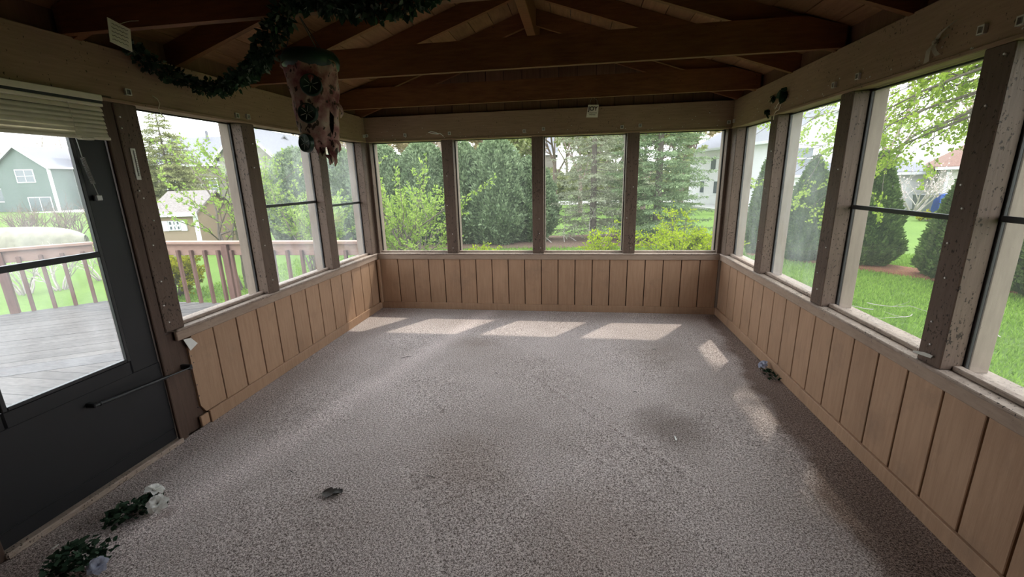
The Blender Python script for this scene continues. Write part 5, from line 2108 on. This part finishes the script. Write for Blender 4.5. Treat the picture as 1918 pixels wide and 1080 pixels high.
# frayed fabric edge and hanging scraps
for (rel, z0, ln, w, dz) in ((.72, 2.20, .05, .03, 0), (-.98, 2.19, .04, .03, 0), (.95, 2.02, .07, .045, .02), (.55, 1.80, .075, .035, 0), (.80, 1.85, .06, .03, .01), (.30, 1.78, .05, .03, 0)):
    a = VIEW + rel
    r = pr_at(z0) * 1.02
    c = Vector((PX + r * math.cos(a), PY + r * math.sin(a), z0))
    s = Vector((-math.sin(a), math.cos(a), 0))
    nn = Vector((math.cos(a), math.sin(a), 0))
    m = MB()
    vs, fs = [], []
    for j in range(5):
        u = j / 4
        ww = w * (1 - u * .75) * (1 + .3 * math.sin(j * 2.7))
        for e in (-1, 1):
            vs.append(c + s * ww * e * .5 + nn * (.008 + .025 * math.sin(u * 2.6)) + Vector((0, 0, -ln * u)))
    for j in range(4):
        fs.append((2 * j, 2 * j + 1, 2 * j + 3, 2 * j + 2))
    m.add(vs, fs)
    m.build('torn_flap', M['floral'], pl, smooth=True)
for (rel, z, rr) in ((-.10, 2.085, .047), (-.42, 1.965, .044), (-.90, 1.835, .043)):
    a = VIEW + rel
    r = pr_at(z) * 1.03
    nn = Vector((math.cos(a), math.sin(a), .05)).normalized()
    s = Vector((-math.sin(a), math.cos(a), 0))
    up = nn.cross(s) * -1
    if up.z < 0:
        up = -up
    c = Vector((PX + r * math.cos(a), PY + r * math.sin(a), z))
    m = MB()
    rings = [(.0, .004), (rr * .85, .006), (rr * .95, .012), (rr, .006), (rr * 1.02, -.012)]
    vs = [c + nn * rings[0][1]]
    for (q, h_) in rings[1:]:
        for i in range(24):
            t_ = 2 * math.pi * i / 24
            vs.append(c + s * q * math.cos(t_) + up * q * math.sin(t_) + nn * h_)
    fs = [(0, 1 + i, 1 + (i + 1) % 24) for i in range(24)]
    for b in range(3):
        for i in range(24):
            fs.append((1 + b * 24 + i, 1 + (b + 1) * 24 + i, 1 + (b + 1) * 24 + (i + 1) % 24, 1 + b * 24 + (i + 1) % 24))
    m.add(vs, fs)
    hole = m.build('planting_hole', M['hole_green'], pl, smooth=True)
    for i in range(6):
        t_ = 2 * math.pi * i / 6 + .3
        d = s * math.cos(t_) + up * math.sin(t_)
        m = MB()
        m.tube([c + nn * .0065 + d * rr * .15, c + nn * .0075 + d * rr * .72], .0011, 4)
        m.build('slit', M['slit'], hole)

pl.location.z += PZ                       # hung this much lower on its wires

# ------------------------------------------------------------------ litter on the carpet
M['dryleaf'] = plain('curled_dark_leaf', (0.085, 0.075, 0.068), .7, var=.3, scale=60)
dl = thing('curled_leaf', 'curled dark dry leaf lying alone on the near carpet', 'leaf', (-1.252, 1.763, .004))
m = MB()
nU, nV = 11, 7
vs, fs = [], []
for i in range(nU):
    u = i / (nU - 1)
    wd = .034 * math.sin(math.pi * (.06 + .88 * u)) * (1 + .25 * math.sin(i * 2.9))
    for j in range(nV):
        v = j / (nV - 1) * 2 - 1
        vs.append((-1.252 + (u - .5) * .105 + .008 * v, 1.763 + v * wd + .01 * (u - .5), .007 + .011 * v * v + .004 * math.sin(u * 9) + .003 * math.sin(j * 2 + i)))
for i in range(nU - 1):
    for j in range(nV - 1):
        fs.append((i * nV + j, (i + 1) * nV + j, (i + 1) * nV + j + 1, i * nV + j + 1))
m.add(vs, fs)
m.build('blade', M['dryleaf'], dl, smooth=True)
DEB = [(-1.542, 3.521, .10, 'long dark twig on the carpet near the middle of the room'), (-1.58, 1.90, .05, 'short dark twig on the carpet left of the curled leaf'),
       (-.78, 1.95, .06, 'thin twig on the carpet right of the curled leaf'), (.728, 3.914, .035, 'short bit of twig near the far sun patches'),
       (-.649, 3.268, .03, 'small dark twig in the centre of the carpet'), (.45, 3.05, .03, 'small twig on the carpet right of the long crease')]
for i, (x, y, L, lb) in enumerate(DEB):
    q = random.Random(600 + i)
    a = q.uniform(-.6, .6)
    t = thing('floor_twig', lb, 'twig', (x, y, .004), 'twigs on the carpet')
    m = MB()
    c, s = math.cos(a), math.sin(a)
    m.tube([(x - L / 2 * c, y - L / 2 * s, .006), (x, y + L * .05, .009), (x + L / 2 * c, y + L / 2 * s, .006)], [.0018, .0028, .0014], 5)
    m.build('stick', M['dryleaf'], t)
for (x, y, L, lb) in ((.618, 2.469, .05, 'white sliver of plastic on the dark stain'), (-2.33, 1.29, .03, 'white chip by the door threshold')):
    t = thing('plastic_sliver', lb, 'sliver', (x, y, .004), 'white slivers on the carpet')
    m = MB()
    m.prism([(x - .004, y - L / 2, .006), (x + .006, y - L / 2 + .004, .006), (x + .003, y + L / 2, .007), (x - .003, y + L / 2 - .006, .007)], (0, 0, .003))
    m.build('chip', M['white_plastic'], t)
